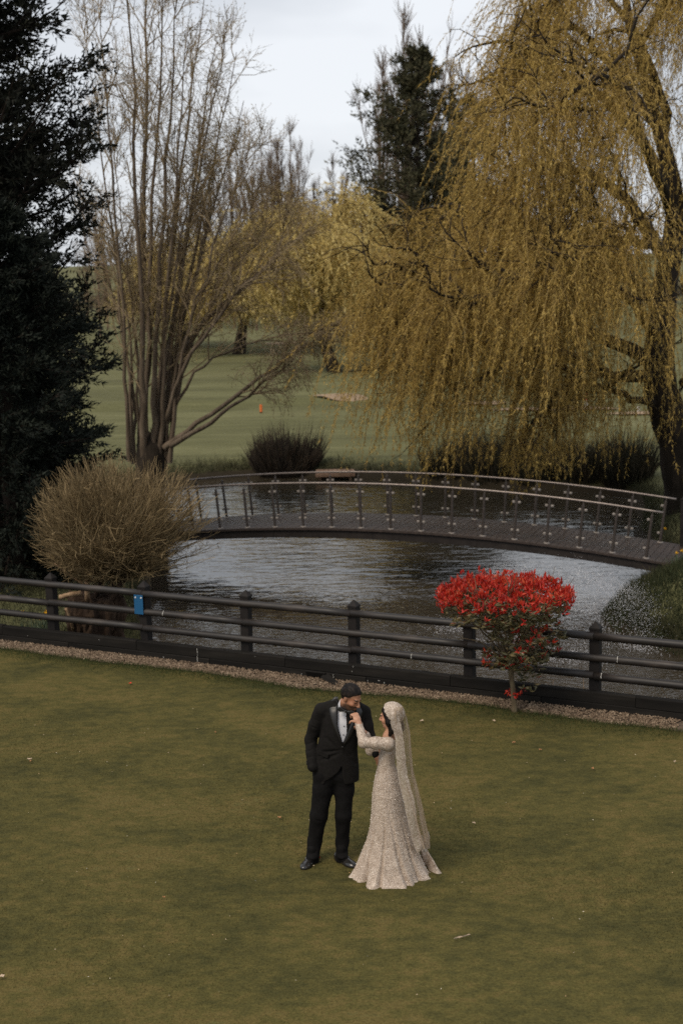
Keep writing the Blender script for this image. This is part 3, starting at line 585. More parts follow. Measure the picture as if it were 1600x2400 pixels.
# ---- distant weeping willows
def far_willow(label, px, py, Y, H, Rr, nstr, seed, trunk_lean=0.0):
    r = np.random.default_rng(seed); Y0 = Y; Y = min(hit(px, py), 135.0); b = at(px, py, Y); b[2] = gz1(b[0], Y) - .1; t = thing('weeping_willow', label, 'tree', tuple(b), group='willows across the golf course')
    t.scale = (Y / Y0,) * 3
    tr = np.array([(0, 0, 0), (trunk_lean * .5, 0, H * .12), (trunk_lean, .1, H * .25), (trunk_lean * .8, 0, H * .45), (trunk_lean * .9, 0, H * .7)])
    TPp = resample(tr, 12)[None]; n = 13; az = np.arange(n) * 2.4 + r.uniform(0, .5, n); zt = r.uniform(.2, .68, n) * H
    LPp = []
    for a, z in zip(az, zt):
        q = Rr * r.uniform(.6, 1.0) * (1.0 - .35 * (z / H) ** 2); h = H * r.uniform(.12, .32)
        LPp.append(resample([(trunk_lean * .9, 0, z), (trunk_lean + .35 * q * math.cos(a), .35 * q * math.sin(a), z + h * .7), (trunk_lean + .7 * q * math.cos(a), .7 * q * math.sin(a), min(z + h, H)), (trunk_lean + q * math.cos(a), q * math.sin(a), min(z + h * .8, H))], 9))
    LPp = np.array(LPp); s2, d2, t2, i2 = spawn(LPp, 10, .2, 1, .9, r); B2 = grow(s2, d2, r.uniform(.6, 1.9, len(t2)), 5, .25, (0, 0, 1), .05, r)
    V, F = tubes(TPp, np.linspace(.42, .1, 12)[None], 9); obj('trunk', np_mesh('trunk', V, [F], True), M_wbark, t)
    V, F = join([tubes(LPp, taper(n, 9, .14, .04), 6), tubes(B2, taper(len(t2), 6, .04, .012), 3)]); obj('limbs', np_mesh('limbs', V, F, True), M_dtwig, t, kind='stuff')
    s_, _, _, _ = spawn(B2, max(1, nstr // len(t2)), .1, 1, .5, r); L0 = np.clip(r.uniform(.8, 3.6, len(s_)), .4, np.maximum(s_[:, 2] - r.uniform(1.0, 2.6, len(s_)), .4))
    s_ = s_ + r.normal(0, .15, s_.shape)
    tv, lv, _ = strands(s_, L0, 4, .012, .085, .24, .060, .30, r, 3)
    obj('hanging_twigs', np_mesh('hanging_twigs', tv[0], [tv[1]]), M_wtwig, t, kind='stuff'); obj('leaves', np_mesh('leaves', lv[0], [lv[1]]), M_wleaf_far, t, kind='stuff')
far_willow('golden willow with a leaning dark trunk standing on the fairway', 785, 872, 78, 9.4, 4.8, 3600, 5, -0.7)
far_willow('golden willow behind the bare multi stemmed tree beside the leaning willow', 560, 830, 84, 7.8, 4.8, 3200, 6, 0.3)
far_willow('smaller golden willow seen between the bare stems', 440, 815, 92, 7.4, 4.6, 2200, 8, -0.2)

# ---- tall multi-stemmed bare tree on the left bank
r = np.random.default_rng(33)
YB = 40.0
M_sbark = bark('bare_stem_bark', (0.075, 0.056, 0.040), (0.155, 0.118, 0.084), (0.25, 0.20, 0.15), 5, .02)
M_stwig = pm('bare_twig', [(0.2, (0.17, 0.125, 0.075)), (0.8, (0.36, 0.275, 0.165))], 2, rough=0.85, spec=0.2)
M_bud = pm('spring_bud', [(0.2, (0.15, 0.115, 0.035)), (0.8, (0.33, 0.26, 0.095))], 2, src='island', rough=0.8, trans=0.3)
base = at(345, 1120, YB); base[2] = gz1(base[0], YB) - .1
bt = thing('multi_stemmed_tree', 'tall bare tree of many upright grey stems behind the clipped bush', 'tree', tuple(base)); off = -base
tops = [(200, 60, .7), (232, -40, .8), (262, 330, .6), (300, -150, 1.2), (352, -200, 1.35), (385, -120, 1.1), (418, -60, 1.15), (440, 60, .9), (478, -20, 1.1), (505, 90, 1.1), (532, 60, 1.0), (556, 130, 1.05), (575, 240, .95), (585, 330, .8), (600, 470, .7), (560, 300, .7), (190, 420, .7), (330, 200, .8), (470, 300, .8), (640, 520, .8), (690, 560, .7), (270, 560, .6), (400, 500, .6)]
stems = []; srad = []
for k, (tx, ty, q) in enumerate(tops):
    dy = r.uniform(-2.2, 2.2) if k else 0; bx_ = 345 + (tx - 380) * .20 + r.normal(0, 8)
    p0 = at(bx_, 1080 + r.uniform(-10, 20), YB + dy * .12); p3 = at(tx, ty, YB + dy)
    p1 = at(bx_ + (tx - bx_) * .13 + r.normal(0, 4), 860, YB + dy * .3); p2 = at(bx_ + (tx - bx_) * (.52 if ty < 350 else .45), 860 + (ty - 860) * .48, YB + dy * .6)
    stems.append(resample([p0, p1, p2, p3], 14)); srad.append(.084 * q)
low = [([(385, 1050, 39.8), (470, 985, 39.5), (590, 900, 39.2), (700, 825, 39), (770, 770, 39)], .085), ([(400, 1045, 39.6), (500, 985, 39), (600, 910, 38.6), (690, 845, 38.4)], .075), ([(380, 1020, 40), (440, 900, 39.6), (520, 830, 39.4), (640, 790, 39.2), (740, 775, 39)], .05), ([(385, 1000, 40), (450, 800, 40.6), (540, 700, 41), (640, 600, 41.3), (680, 480, 41.4)], .09), ([(380, 1010, 40), (440, 850, 39.2), (500, 760, 39), (590, 650, 38.8), (650, 620, 38.8)], .07)]
for p, q in low: stems.append(resample(px_path(p), 14)); srad.append(q)
ST = np.array(stems); ST[:, 2:] += r.normal(0, .035, ST[:, 2:].shape); SR = np.array(srad)[:, None] * np.interp(np.linspace(0, 1, 14), [0, .15, .5, 1], [1.15, .9, .6, .1])[None]
V, F = tubes(resample([base, base + (0, 0, .7), at(352, 1075, YB), at(350, 1010, YB)], 10)[None], np.array([.48, .42, .38, .38, .40, .43, .44, .38, .26, .08])[None], 14); V += r.normal(0, .035, V.shape)
obj('trunk', np_mesh('trunk', V + off, [F], True), M_wbark, bt)
for k in range(len(ST)):
    V, F = tubes(ST[k:k + 1], SR[k:k + 1], 8); obj('stem', np_mesh('stem', V + off, [F], True), M_sbark, bt)
s2, d2, t2, i2 = spawn(ST, 22, .22, .99, .5, r, .2); kk = r.uniform(0, 1, len(t2)) < np.clip((t2 - .22) / .5, .06, 1); s2, d2, t2, i2 = s2[kk], d2[kk], t2[kk], i2[kk]; up = np.array((0, 0, 1.0)); lowm = (i2 >= len(tops)); 
l2 = (2.9 - 1.9 * t2) * r.uniform(.5, 1.15, len(t2)); B2 = grow(s2, d2, l2, 6, .14, up, np.where(lowm, .03, .13), r); R2 = taper(len(t2), 7, .03 - .012 * t2, .006)
s3, d3, t3, i3 = spawn(B2, 7, .2, 1, .7, r, .25); l3 = r.uniform(.35, 1.1, len(t3)) * (1.1 - .4 * t3); tr3 = np.where(lowm[i3], -.12, .08); B3 = grow(s3, d3, l3, 4, .2, up, tr3, r); R3 = taper(len(t3), 5, .010, .004)
s4, d4, t4, i4 = spawn(B3, 5, .25, 1, .65, r, .25); l4 = r.uniform(.18, .55, len(t4)); tr4 = np.where(lowm[i3[i4]], -.3, .05); B4 = grow(s4, d4, l4, 3, .22, up, tr4, r); R4 = taper(len(t4), 4, .0052, .0028)
V, F = join([tubes(B2, R2, 5), ribbons(B3, R3, r), ribbons(B4, R4 * 1.15, r)]); obj('twigs', np_mesh('twigs', V + off, F), M_stwig, bt, kind='stuff')
s5, d5, t5, i5 = spawn(B4, 2, .4, 1, .6, r); lv = leaf_tris(s5, d5, r.uniform(.04, .08, len(s5)), .024, r); obj('buds', np_mesh('buds', lv[0] + off, [lv[1]]), M_bud, bt, kind='stuff')

# ---- conifers
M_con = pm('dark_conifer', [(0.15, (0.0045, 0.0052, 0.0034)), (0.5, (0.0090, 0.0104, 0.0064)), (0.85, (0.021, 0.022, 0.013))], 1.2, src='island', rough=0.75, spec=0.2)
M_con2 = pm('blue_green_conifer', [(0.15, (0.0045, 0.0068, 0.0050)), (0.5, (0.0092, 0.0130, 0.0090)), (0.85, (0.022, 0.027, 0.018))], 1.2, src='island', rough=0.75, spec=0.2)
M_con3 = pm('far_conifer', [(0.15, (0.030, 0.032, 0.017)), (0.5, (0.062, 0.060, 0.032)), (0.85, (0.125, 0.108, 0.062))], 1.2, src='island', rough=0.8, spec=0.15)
M_cbark = bark('conifer_bark', (0.012, 0.009, 0.007), (0.025, 0.018, 0.014), (0.04, 0.03, 0.024))
def conifer(name, label, b, H, prof, nb, nsub, nleaf, ll, lw, seed, mat, rise=.25, sag=-.10, zlo=0.0, zhi=1.0, sub_l=.33, cat='tree', rtrunk=.32, group=None, jit=.35, spray=.35):
    r = np.random.default_rng(seed); t = thing(name, label, cat, tuple(b), group=group)
    TPp = np.stack([np.zeros(14) + r.normal(0, .03, 14), np.zeros(14) + r.normal(0, .03, 14), np.linspace(-.2, H, 14)], -1)[None]
    V, F = tubes(TPp, np.linspace(rtrunk, .02, 14)[None], 9); obj('trunk', np_mesh('trunk', V, [F], True), M_cbark, t)
    f = r.uniform(zlo, zhi, nb); f.sort(); az = r.uniform(0, 6.283, nb); Lb = np.interp(f, prof[0], prof[1]) * r.uniform(1 - jit, 1 + jit * .6, nb)
    st = np.stack([0 * f, 0 * f, f * H], 1); d = np.stack([np.cos(az), np.sin(az), rise + r.normal(0, .12, nb)], 1)
    B1 = grow(st, d, Lb, 7, .09, (0, 0, 1), sag * .5, r); B1[:, 4:, 2] += (np.array([.02, .06, .12, .2])[None] * Lb[:, None])
    s2, d2, t2, i2 = spawn(B1, nsub, .12, 1.0, .75, r, .25); d2[:, 2] *= .5; l2 = sub_l * Lb[i2] * (1.15 - .75 * t2) * r.uniform(.6, 1.2, len(t2)) + ll * 1.2
    B2 = grow(s2, d2, l2, 3, .14, (0, 0, 1), .04, r)
    V, F = join([tubes(B1, taper(nb, 8, .045 * rtrunk / .32, .008), 4), ribbons(B2, taper(len(t2), 4, .012, .004), r)]); obj('branches', np_mesh('branches', V, F), M_cbark, t, kind='stuff')
    s3, d3, t3, i3 = spawn(B2, nleaf, .05, 1.05, .55, r, .3); s3 = s3 + r.normal(0, ll * spray, s3.shape) * (1, 1, .6)
    lv = leaf_tris(s3, d3 + (0, 0, .1), ll * r.uniform(.6, 1.35, len(s3)), lw * r.uniform(.7, 1.3, len(s3)), r)
    obj('foliage', np_mesh('foliage', lv[0], [lv[1]]), mat, t, kind='stuff')
    return t
b = at(-28, 1300, 31); b[2] = gz1(b[0], 31)
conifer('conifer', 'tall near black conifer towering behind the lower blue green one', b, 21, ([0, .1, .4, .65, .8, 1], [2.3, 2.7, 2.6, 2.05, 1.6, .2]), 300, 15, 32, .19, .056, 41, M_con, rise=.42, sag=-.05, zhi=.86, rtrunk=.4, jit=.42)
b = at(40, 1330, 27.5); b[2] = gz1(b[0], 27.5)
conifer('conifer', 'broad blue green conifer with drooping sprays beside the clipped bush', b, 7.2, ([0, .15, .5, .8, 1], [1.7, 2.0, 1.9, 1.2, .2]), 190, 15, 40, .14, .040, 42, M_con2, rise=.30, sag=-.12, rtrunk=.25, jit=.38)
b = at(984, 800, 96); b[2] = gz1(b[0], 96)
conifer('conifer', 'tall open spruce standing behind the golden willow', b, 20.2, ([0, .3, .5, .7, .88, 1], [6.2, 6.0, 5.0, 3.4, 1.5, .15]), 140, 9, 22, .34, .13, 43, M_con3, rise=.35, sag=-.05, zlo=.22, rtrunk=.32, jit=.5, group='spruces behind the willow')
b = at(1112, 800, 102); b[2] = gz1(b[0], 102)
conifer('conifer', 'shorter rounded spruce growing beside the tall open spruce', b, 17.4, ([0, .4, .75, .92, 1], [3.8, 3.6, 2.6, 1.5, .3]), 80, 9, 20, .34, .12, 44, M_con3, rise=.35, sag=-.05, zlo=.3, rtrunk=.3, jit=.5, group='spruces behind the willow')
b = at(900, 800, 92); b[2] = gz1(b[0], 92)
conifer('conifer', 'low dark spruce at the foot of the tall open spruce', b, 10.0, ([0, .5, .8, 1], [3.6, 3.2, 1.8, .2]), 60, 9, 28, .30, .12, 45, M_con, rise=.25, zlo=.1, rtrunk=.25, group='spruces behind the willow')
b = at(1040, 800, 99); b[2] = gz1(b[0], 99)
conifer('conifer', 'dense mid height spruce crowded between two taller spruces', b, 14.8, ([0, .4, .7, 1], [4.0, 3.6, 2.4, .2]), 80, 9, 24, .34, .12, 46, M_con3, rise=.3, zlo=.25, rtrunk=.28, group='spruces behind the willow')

# ---- bare poplars on the skyline
M_pop = pm('poplar_twig', [(0.2, (0.10, 0.068, 0.046)), (0.8, (0.20, 0.145, 0.10))], .5, rough=0.9, spec=0.1)
def poplar_mesh(H, seed, dens=1.0, spread=.10):
    r = np.random.default_rng(seed); n0 = int(7 * dens) + 2
    TPp = np.stack([r.normal(0, .05, 12), r.normal(0, .05, 12), np.linspace(0, H, 12)], -1)[None]
    s1 = np.stack([0 * np.arange(n0), 0 * np.arange(n0), r.uniform(.08, .5, n0) * H], 1).astype(float); a = r.uniform(0, 6.28, n0); d1 = np.stack([np.cos(a) * .3, np.sin(a) * .3, 1 + 0 * a], 1)
    B1 = grow(s1, d1, (H - s1[:, 2]) * r.uniform(.6, .98, n0), 8, .04, (0, 0, 1), .10, r); allb = [TPp]
    s2, d2, t2, i2 = spawn(B1, int(22 * dens), .1, .98, .45, r); B2 = grow(s2, d2, (1 - t2) * 1.6 + .8 * r.uniform(.6, 1.4, len(t2)), 5, .1, (0, 0, 1), .16, r)
    s2b, d2b, t2b, _ = spawn(TPp, int(90 * dens), .12, .98, .5, r); B2b = grow(s2b, d2b, (1 - t2b) * 2.2 + .9 * r.uniform(.6, 1.3, len(t2b)), 5, .1, (0, 0, 1), .16, r)
    BB = np.concatenate([B2, B2b]); s3, d3, t3, _ = spawn(BB, 7, .2, 1, .45, r); B3 = grow(s3, d3, r.uniform(.4, 1.2, len(t3)), 3, .12, (0, 0, 1), .15, r)
    tr_ = tubes(TPp, np.linspace(.22, .03, 12)[None], 6)
    return np_mesh('trunk', tr_[0], [tr_[1]], True), np_mesh('twigs', *join([tubes(B1, taper(n0, 9, .09, .02), 4), tubes(BB, taper(len(BB), 6, .030, .009), 3), ribbons(B3, taper(len(B3), 4, .022, .012), r)]))
PV = [poplar_mesh(19, 51, .9), poplar_mesh(19, 52, 1.0), poplar_mesh(19, 53, .7)]
for a_, b_ in PV: a_.materials.append(M_pop); b_.materials.append(M_pop)
pops = [(500, 400, 150, 0), (548, 375, 150, 1), (600, 420, 146, 2), (622, 345, 148, 0), (660, 330, 150, 1), (690, 292, 150, 2), (716, 400, 150, 0), (772, 440, 150, 2), (786, 372, 150, 2), (818, 425, 152, 1),
        (955, 30, 118, 1), (905, 140, 118, 2), (1002, 160, 120, 0), (1060, 150, 122, 1), (1095, 180, 122, 2), (930, 380, 104, 2), (885, 420, 100, 0), (250, 520, 150, 1), (300, 560, 152, 0), (205, 540, 150, 2), (232, 470, 140, 2), (340, 470, 146, 0), (430, 430, 150, 2), (470, 455, 148, 1), (580, 390, 152, 2), (645, 300, 152, 0), (742, 430, 150, 1)]
POPL = {690: 'tallest bare poplar of the skyline row beyond the fairway', 955: 'tallest bare poplar rising directly above the tall spruce', 786: 'thin lone bare poplar spire above the leaning golden willow', 818: 'short dense bare poplar beside the thin lone spire', 716: 'short bare poplar leaning against the tallest skyline poplar', 500: 'bare poplar half hidden behind the multi stemmed tree crown', 905: 'faint bare poplar on the open sky side of the tall spruce', 1060: 'bare poplar between the tall spruce and the rounded spruce', 1095: 'bare poplar rising behind the rounded spruce', 1002: 'bare poplar tucked against the tall spruce crown', 930: 'small bare poplar among the low spruce branches', 885: 'small twiggy bare poplar above the low dark spruce', 772: 'low faint bare poplar next to the thin lone spire', 250: 'tall bare poplar seen between the conifer and the stems', 300: 'shorter bare poplar seen through the grey stems', 205: 'bare poplar close beside the black conifer edge', 232: 'taller bare poplar between conifer edge and first grey stems', 340: 'bare poplar hidden among the middle grey stems', 645: 'tall bare poplar crowding the tallest skyline poplar', 742: 'bare poplar filling the gap before the thin lone spire'}
POPL.update({430: 'bare poplar showing between the outer stems and the far willow', 470: 'bare poplar behind the fanned outer stems', 548: 'dense brown bare poplar above the far golden willow', 580: 'slim bare poplar between two denser skyline poplars', 600: 'low bare poplar in front of the skyline row', 622: 'bare poplar on the stem side of the tallest skyline pair', 660: 'bushy bare poplar just beside the tallest skyline poplar'})
for (px, py, Y, v) in pops:
    b = at(px, 700, Y); top = at(px, py, Y)[2]; b[2] = gz1(b[0], Y); s = (top - b[2]) / 19.0
    where = POPL[px] if px in POPL else 'bare upright poplar in the skyline row beyond the fairway' if px < 850 and px > 400 else ('bare upright poplar rising behind the dark spruces' if px > 850 else 'bare poplar seen far off between the left stems')
    t = thing('poplar_tree', where, 'tree', tuple(b), rng.uniform(0, 6), group='poplars beyond the fairway' if 400 < px < 850 else ('poplars behind the spruces' if px > 850 else 'poplars between the left stems')); t.scale = (s * .85, s * .85, s)
    obj('trunk', PV[v][0], None, t); obj('twigs', PV[v][1], None, t, kind='stuff')
# far hedgerow
n = 15000; hx = rng.uniform(-70, 45, n); hy = rng.uniform(170, 176, n); hh = (2.2 + 1.6 * vnoise(hx, 0 * hx, .35, 6) + 1.2 * vnoise(hx, 0 * hx, 1.2, 7)); hzv = ground_z(hx, hy) + rng.uniform(0, 1, n) ** .7 * np.clip(hh, .6, 6)
lv = leaves(np.stack([hx, hy, hzv], 1), rng.normal(0, .6, (n, 3)) + (0, 0, .8), rng.uniform(.4, 1.1, n), .12)
M_hedge = pm('far_hedge', [(0.2, (0.05, 0.040, 0.025)), (0.8, (0.13, 0.10, 0.065))], .2, src='island', rough=0.95)
tag(obj('hedgerow', np_mesh('hedgerow', lv[0], [lv[1]]), M_hedge, kind='stuff'), 'distant brown hedgerow running along the far field edge', 'hedge')

# ---- clipped dome bush on its old stump
r = np.random.default_rng(61)
BYY = 22.0; bc = at(272, 1225, BYY); sb = at(228, 1480, BYY); sb[2] = gz1(sb[0], BYY) - .05
bush = thing('pollarded_willow_bush', 'domed bush of fine brown twigs sprouting from an old stump', 'bush', tuple(sb)); off = -sb
M_stump = bark('stump_bark', (0.018, 0.011, 0.008), (0.050, 0.032, 0.021), (0.12, 0.080, 0.055), 9, .06)
M_cut = pm('sawn_wood', [(0.3, (0.20, 0.125, 0.070)), (0.7, (0.38, 0.26, 0.155))], 12, rough=0.8, bump=.01)
M_btwig = pm('bush_twig', [(0.15, (0.085, 0.060, 0.030)), (0.5, (0.180, 0.130, 0.066)), (0.85, (0.31, 0.230, 0.122))], 2, src='island', rough=0.85, spec=0.2)
nz_ = 14; nt_ = 60; V = []
stop = at(222, 1400, BYY)[2]
for i in range(nz_):
    t = i / (nz_ - 1); rr = np.interp(t, [0, .15, .5, .85, 1], [.52, .42, .37, .44, .40])
    for j in range(nt_):
        a = 2 * math.pi * j / nt_; q = rr * (1 + .08 * math.sin(a * 4 + t * 3) + .07 * math.sin(a * 9 - t * 4) + .09 * abs(math.sin(a * 11 + 1.6 * math.sin(t * 5)))) + r.normal(0, .012)
        V.append((math.cos(a) * q, math.sin(a) * q, t * (stop - sb[2]) + (r.normal(0, .04) if i == nz_ - 1 else 0)))
V.append((0, 0, stop - sb[2] - .03)); i_ = np.arange(nz_ - 1)[:, None] * nt_; j_ = np.arange(nt_)[None]; F = np.stack([i_ + j_, i_ + (j_ + 1) % nt_, i_ + nt_ + (j_ + 1) % nt_, i_ + nt_ + j_], -1).reshape(-1, 4)
F3 = np.array([((nz_ - 1) * nt_ + j, (nz_ - 1) * nt_ + (j + 1) % nt_, nz_ * nt_) for j in range(nt_)])
obj('stump', np_mesh('stump', np.array(V), [F, F3]), M_stump, bush)
for pts, q0, q1, mt_ in (([(205, 1410, 21.8), (204, 1360, 21.8), (201, 1330, 21.8), (210, 1290, 21.8)], .045, .028, M_cut), ([(200, 1372, 21.7), (160, 1345, 21.6), (128, 1320, 21.5)], .018, .008, M_cut), ([(140, 1400, 21.5), (165, 1394, 21.5), (190, 1390, 21.6)], .04, .04, M_cut), ([(250, 1425, 21.8), (275, 1380, 21.8), (300, 1345, 21.9), (325, 1310, 22)], .045, .025, M_stump), ([(262, 1410, 21.9), (264, 1370, 21.9), (262, 1330, 22), (258, 1300, 22)], .05, .03, M_stump), ([(215, 1420, 22.1), (235, 1370, 22.2), (240, 1310, 22.3)], .04, .02, M_stump), ([(240, 1420, 22.2), (290, 1360, 22.5), (350, 1320, 22.7)], .035, .018, M_stump), ([(155, 1425, 21.55), (165, 1450, 21.6), (172, 1475, 21.7)], .02, .028, M_cut)):
    Pp = resample(px_path(pts), 9)[None]; V, F = tubes(Pp, np.linspace(q0, q1, 9)[None], 8); V = V + r.normal(0, .003, V.shape)
    obj('limb', np_mesh('limb', V + off, [F, np.array([list(range(8))[::-1], list(range(len(V) - 8, len(V)))])], True), mt_, bush)
RX, RY, RZ = 1.58, 1.42, 1.07
n1 = 860; a = r.uniform(0, 6.283, n1); cz = r.uniform(-.62, 1, n1); q = np.sqrt(1 - cz ** 2); dirs = np.stack([np.cos(a) * q, np.sin(a) * q, cz], 1)
bump_ = 1 + .06 * np.sin(a * 3 + 1) + .05 * np.sin(a * 5 + cz * 4) + .04 * np.sin(a * 9 - cz * 7)
kd = vnoise(a * 1.3, cz * 2.2, 2.0, 31) > -.33; n1 = int(kd.sum()); a, cz, q, dirs, bump_ = a[kd], cz[kd], q[kd], dirs[kd], bump_[kd]      # thin patches
bump_ = bump_ * (1 + .07 * np.cos(a - .25) * (cz < .3) - .05 * np.cos(a - 2.6) * (cz > .2)); dirs[:, 2] = np.sign(dirs[:, 2]) * np.abs(dirs[:, 2]) ** .85
ends = bc + dirs * np.array((RX, RY, RZ)) * (r.uniform(.55, 1.0, n1) * bump_)[:, None]
root = at(258, 1345, BYY); st = root + r.normal(0, 1, (n1, 3)) * (.16, .14, .07); mid = st * .5 + ends * .5 + np.stack([0 * a, 0 * a, -.12 * np.abs(q)], 1) + r.normal(0, .03, (n1, 3))
tt = np.linspace(0, 1, 8)[None, :, None]; B1 = (1 - tt) ** 2 * st[:, None] + 2 * tt * (1 - tt) * mid[:, None] + tt ** 2 * ends[:, None]; B1[:, 1:-1] += r.normal(0, .012, B1[:, 1:-1].shape)
s2, d2, t2, i2 = spawn(B1, 15, .22, .98, .5, r, .2)
rel = (s2 - bc) / np.array((RX, RY, RZ)); dirn = unit(unit(rel) * .40 + d2 * .9 + r.normal(0, .22, d2.shape) + (0, 0, .15)); lim = np.clip(1.02 - np.linalg.norm(rel, axis=1), .06, .6) * 1.15
l2 = np.minimum(r.uniform(.18, .7, len(t2)), lim + r.uniform(-.02, .07, len(t2))); dirn[::3] = unit(dirn[::3] + r.normal(0, .75, dirn[::3].shape)); B2 = grow(s2, dirn, l2, 4, .22, (0, 0, 1), .16, r)
V, F = join([tubes(B1, taper(n1, 8, .010, .0035), 3), ribbons(B2, taper(len(t2), 5, .0042, .0026), r)]); obj('twigs', np_mesh('twigs', V + off, F), M_btwig, bush, kind='stuff')

# ---- red tipped photinia standard
r = np.random.default_rng(71)
pb = on(1205, 1672, 0.0); ph = thing('photinia_tree', 'small flat topped shrub tree with scarlet young leaves in the gravel', 'tree', tuple(pb))
def lp(px, py, dy=0.0): return at(px, py, pb[1] + dy) - pb
M_pbark = bark('photinia_bark', (0.07, 0.052, 0.032), (0.13, 0.10, 0.062), (0.20, 0.16, 0.10), 20, .008)
tr = resample([(0, 0, -.05), lp(1203, 1630), lp(1198, 1590), lp(1196, 1565)], 9); V, F = tubes(tr[None], np.array([.046, .037, .034, .033, .033, .033, .034, .037, .03])[None], 10); V += r.normal(0, .0015, V.shape)
obj('trunk', np_mesh('trunk', V, [F], True), M_pbark, ph)
ends = [(1060, 1400, .1), (1110, 1380, -.35), (1150, 1370, .3), (1190, 1365, -.5), (1215, 1375, .45), (1260, 1380, -.3), (1300, 1385, .2), (1325, 1395, -.1), (1120, 1500, -.3), (1290, 1500, -.2), (1160, 1440, -.4), (1240, 1450, .4), (1195, 1400, 0), (1260, 1540, -.25), (1130, 1430, .4), (1090, 1440, 0.2)]
LPp = np.array([resample([lp(1197, 1572 + r.uniform(-6, 14)), lp(1197 + (x - 1197) * .25, 1572 + (y - 1572) * .38, d * .3), lp(1197 + (x - 1197) * .65, 1572 + (y - 1572) * .72, d * .7), lp(x, y, d)], 9) for x, y, d in ends]); LPp[:, 2:] += r.normal(0, .012, LPp[:, 2:].shape)
s2, d2, t2, i2 = spawn(LPp, 9, .35, 1, .7, r); B2 = grow(s2, d2, r.uniform(.12, .36, len(t2)), 4, .15, (0, 0, 1), .14, r)
V, F = join([tubes(LPp, taper(len(ends), 9, .017, .005), 6), tubes(B2, taper(len(t2), 5, .005, .0025), 4)]); obj('limbs', np_mesh('limbs', V, F, True), M_pbark, ph, kind='stuff')
top_c = lp(1183, 1402); rad = .82
def rosettes(C_, per, ll, lw, upk):
    idx = np.repeat(np.arange(len(C_)), per); a = r.uniform(0, 6.28, len(idx)); el = r.normal(upk, .35, len(idx)); d = np.stack([np.cos(a) * np.cos(el), np.sin(a) * np.cos(el), np.sin(el)], 1)
    return leaves(C_[idx] + r.normal(0, .012, (len(idx), 3)), d, ll * r.uniform(.65, 1.25, len(idx)), lw * r.uniform(.8, 1.2, len(idx)), r, fold=True)
n = 460; a = r.uniform(0, 6.28, n); q = np.sqrt(r.uniform(0, 1, n)) * rad; Ct = top_c + np.stack([np.cos(a) * q * 1.0, np.sin(a) * q * .95, .16 - .16 * (q / rad) ** 3 + r.normal(0, .05, n) + .04 * vnoise(np.cos(a) * q, np.sin(a) * q, 7, 3)], 1)
n = 190; a = r.uniform(0, 6.28, n); q = r.uniform(.80, 1.02, n) * rad; Cs = top_c + np.stack([np.cos(a) * q, np.sin(a) * q * .95, r.uniform(-.12, .13, n)], 1)
red1 = rosettes(np.concatenate([Ct, Cs[Cs[:, 2] > top_c[2] - .02]]), 8, .072, .021, 1.0)
n = 500; a = r.uniform(0, 6.28, n); q = np.sqrt(r.uniform(.05, 1, n)) * rad * .95; Cg = top_c + np.stack([np.cos(a) * q, np.sin(a) * q, r.uniform(-.26, .04, n) + .06 * (q / rad)], 1)
n = 330; a = r.uniform(0, 6.28, n); hh = r.uniform(0, 1, n); q = np.sqrt(r.uniform(.1, 1, n)) * (.36 + .26 * np.sin(hh * 2.6)); lc = lp(1200, 1500); Cl = lc + np.stack([np.cos(a) * q + .02, np.sin(a) * q, -.30 + .62 * hh], 1)
keep = vnoise(Cl[:, 0] * 3, Cl[:, 2] * 3, 2.2, 12) > -.14; Cl = Cl[keep]
n = 16; Cx = lp(1225, 1585) + r.normal(0, 1, (n, 3)) * (.09, .08, .06); Cx2 = lp(1205, 1620) + r.normal(0, 1, (5, 3)) * (.08, .05, .03)
M_red = pm('red_young_leaf', [(0.12, (0.14, 0.012, 0.008)), (0.35, (0.36, 0.018, 0.012)), (0.6, (0.55, 0.035, 0.020)), (0.78, (0.60, 0.085, 0.035)), (0.92, (0.52, 0.20, 0.085))], 2, src='island', rough=0.4, spec=0.4, trans=0.25)
M_grn = pm('bronze_green_leaf', [(0.15, (0.035, 0.036, 0.016)), (0.4, (0.085, 0.080, 0.034)), (0.62, (0.15, 0.125, 0.055)), (0.74, (0.21, 0.15, 0.065)), (0.80, (0.26, 0.035, 0.016)), (0.95, (0.36, 0.09, 0.03))], 2, src='island', rough=0.4, spec=0.5, trans=0.2)
n_low_red = Cl[r.uniform(0, 1, len(Cl)) < .20]
V, F = join([red1, rosettes(n_low_red, 7, .085, .028, .6), rosettes(Cx2, 6, .08, .03, -.3), rosettes(Cs[::4], 5, .08, .028, .4)]); obj('red_leaves', np_mesh('red_leaves', V, F), M_red, ph, kind='stuff')
V, F = join([rosettes(Cg, 7, .085, .030, .1), rosettes(Cl, 6, .085, .032, .1), rosettes(Cx, 5, .08, .03, 0)]); obj('green_leaves', np_mesh('green_leaves', V, F), M_grn, ph, kind='stuff')

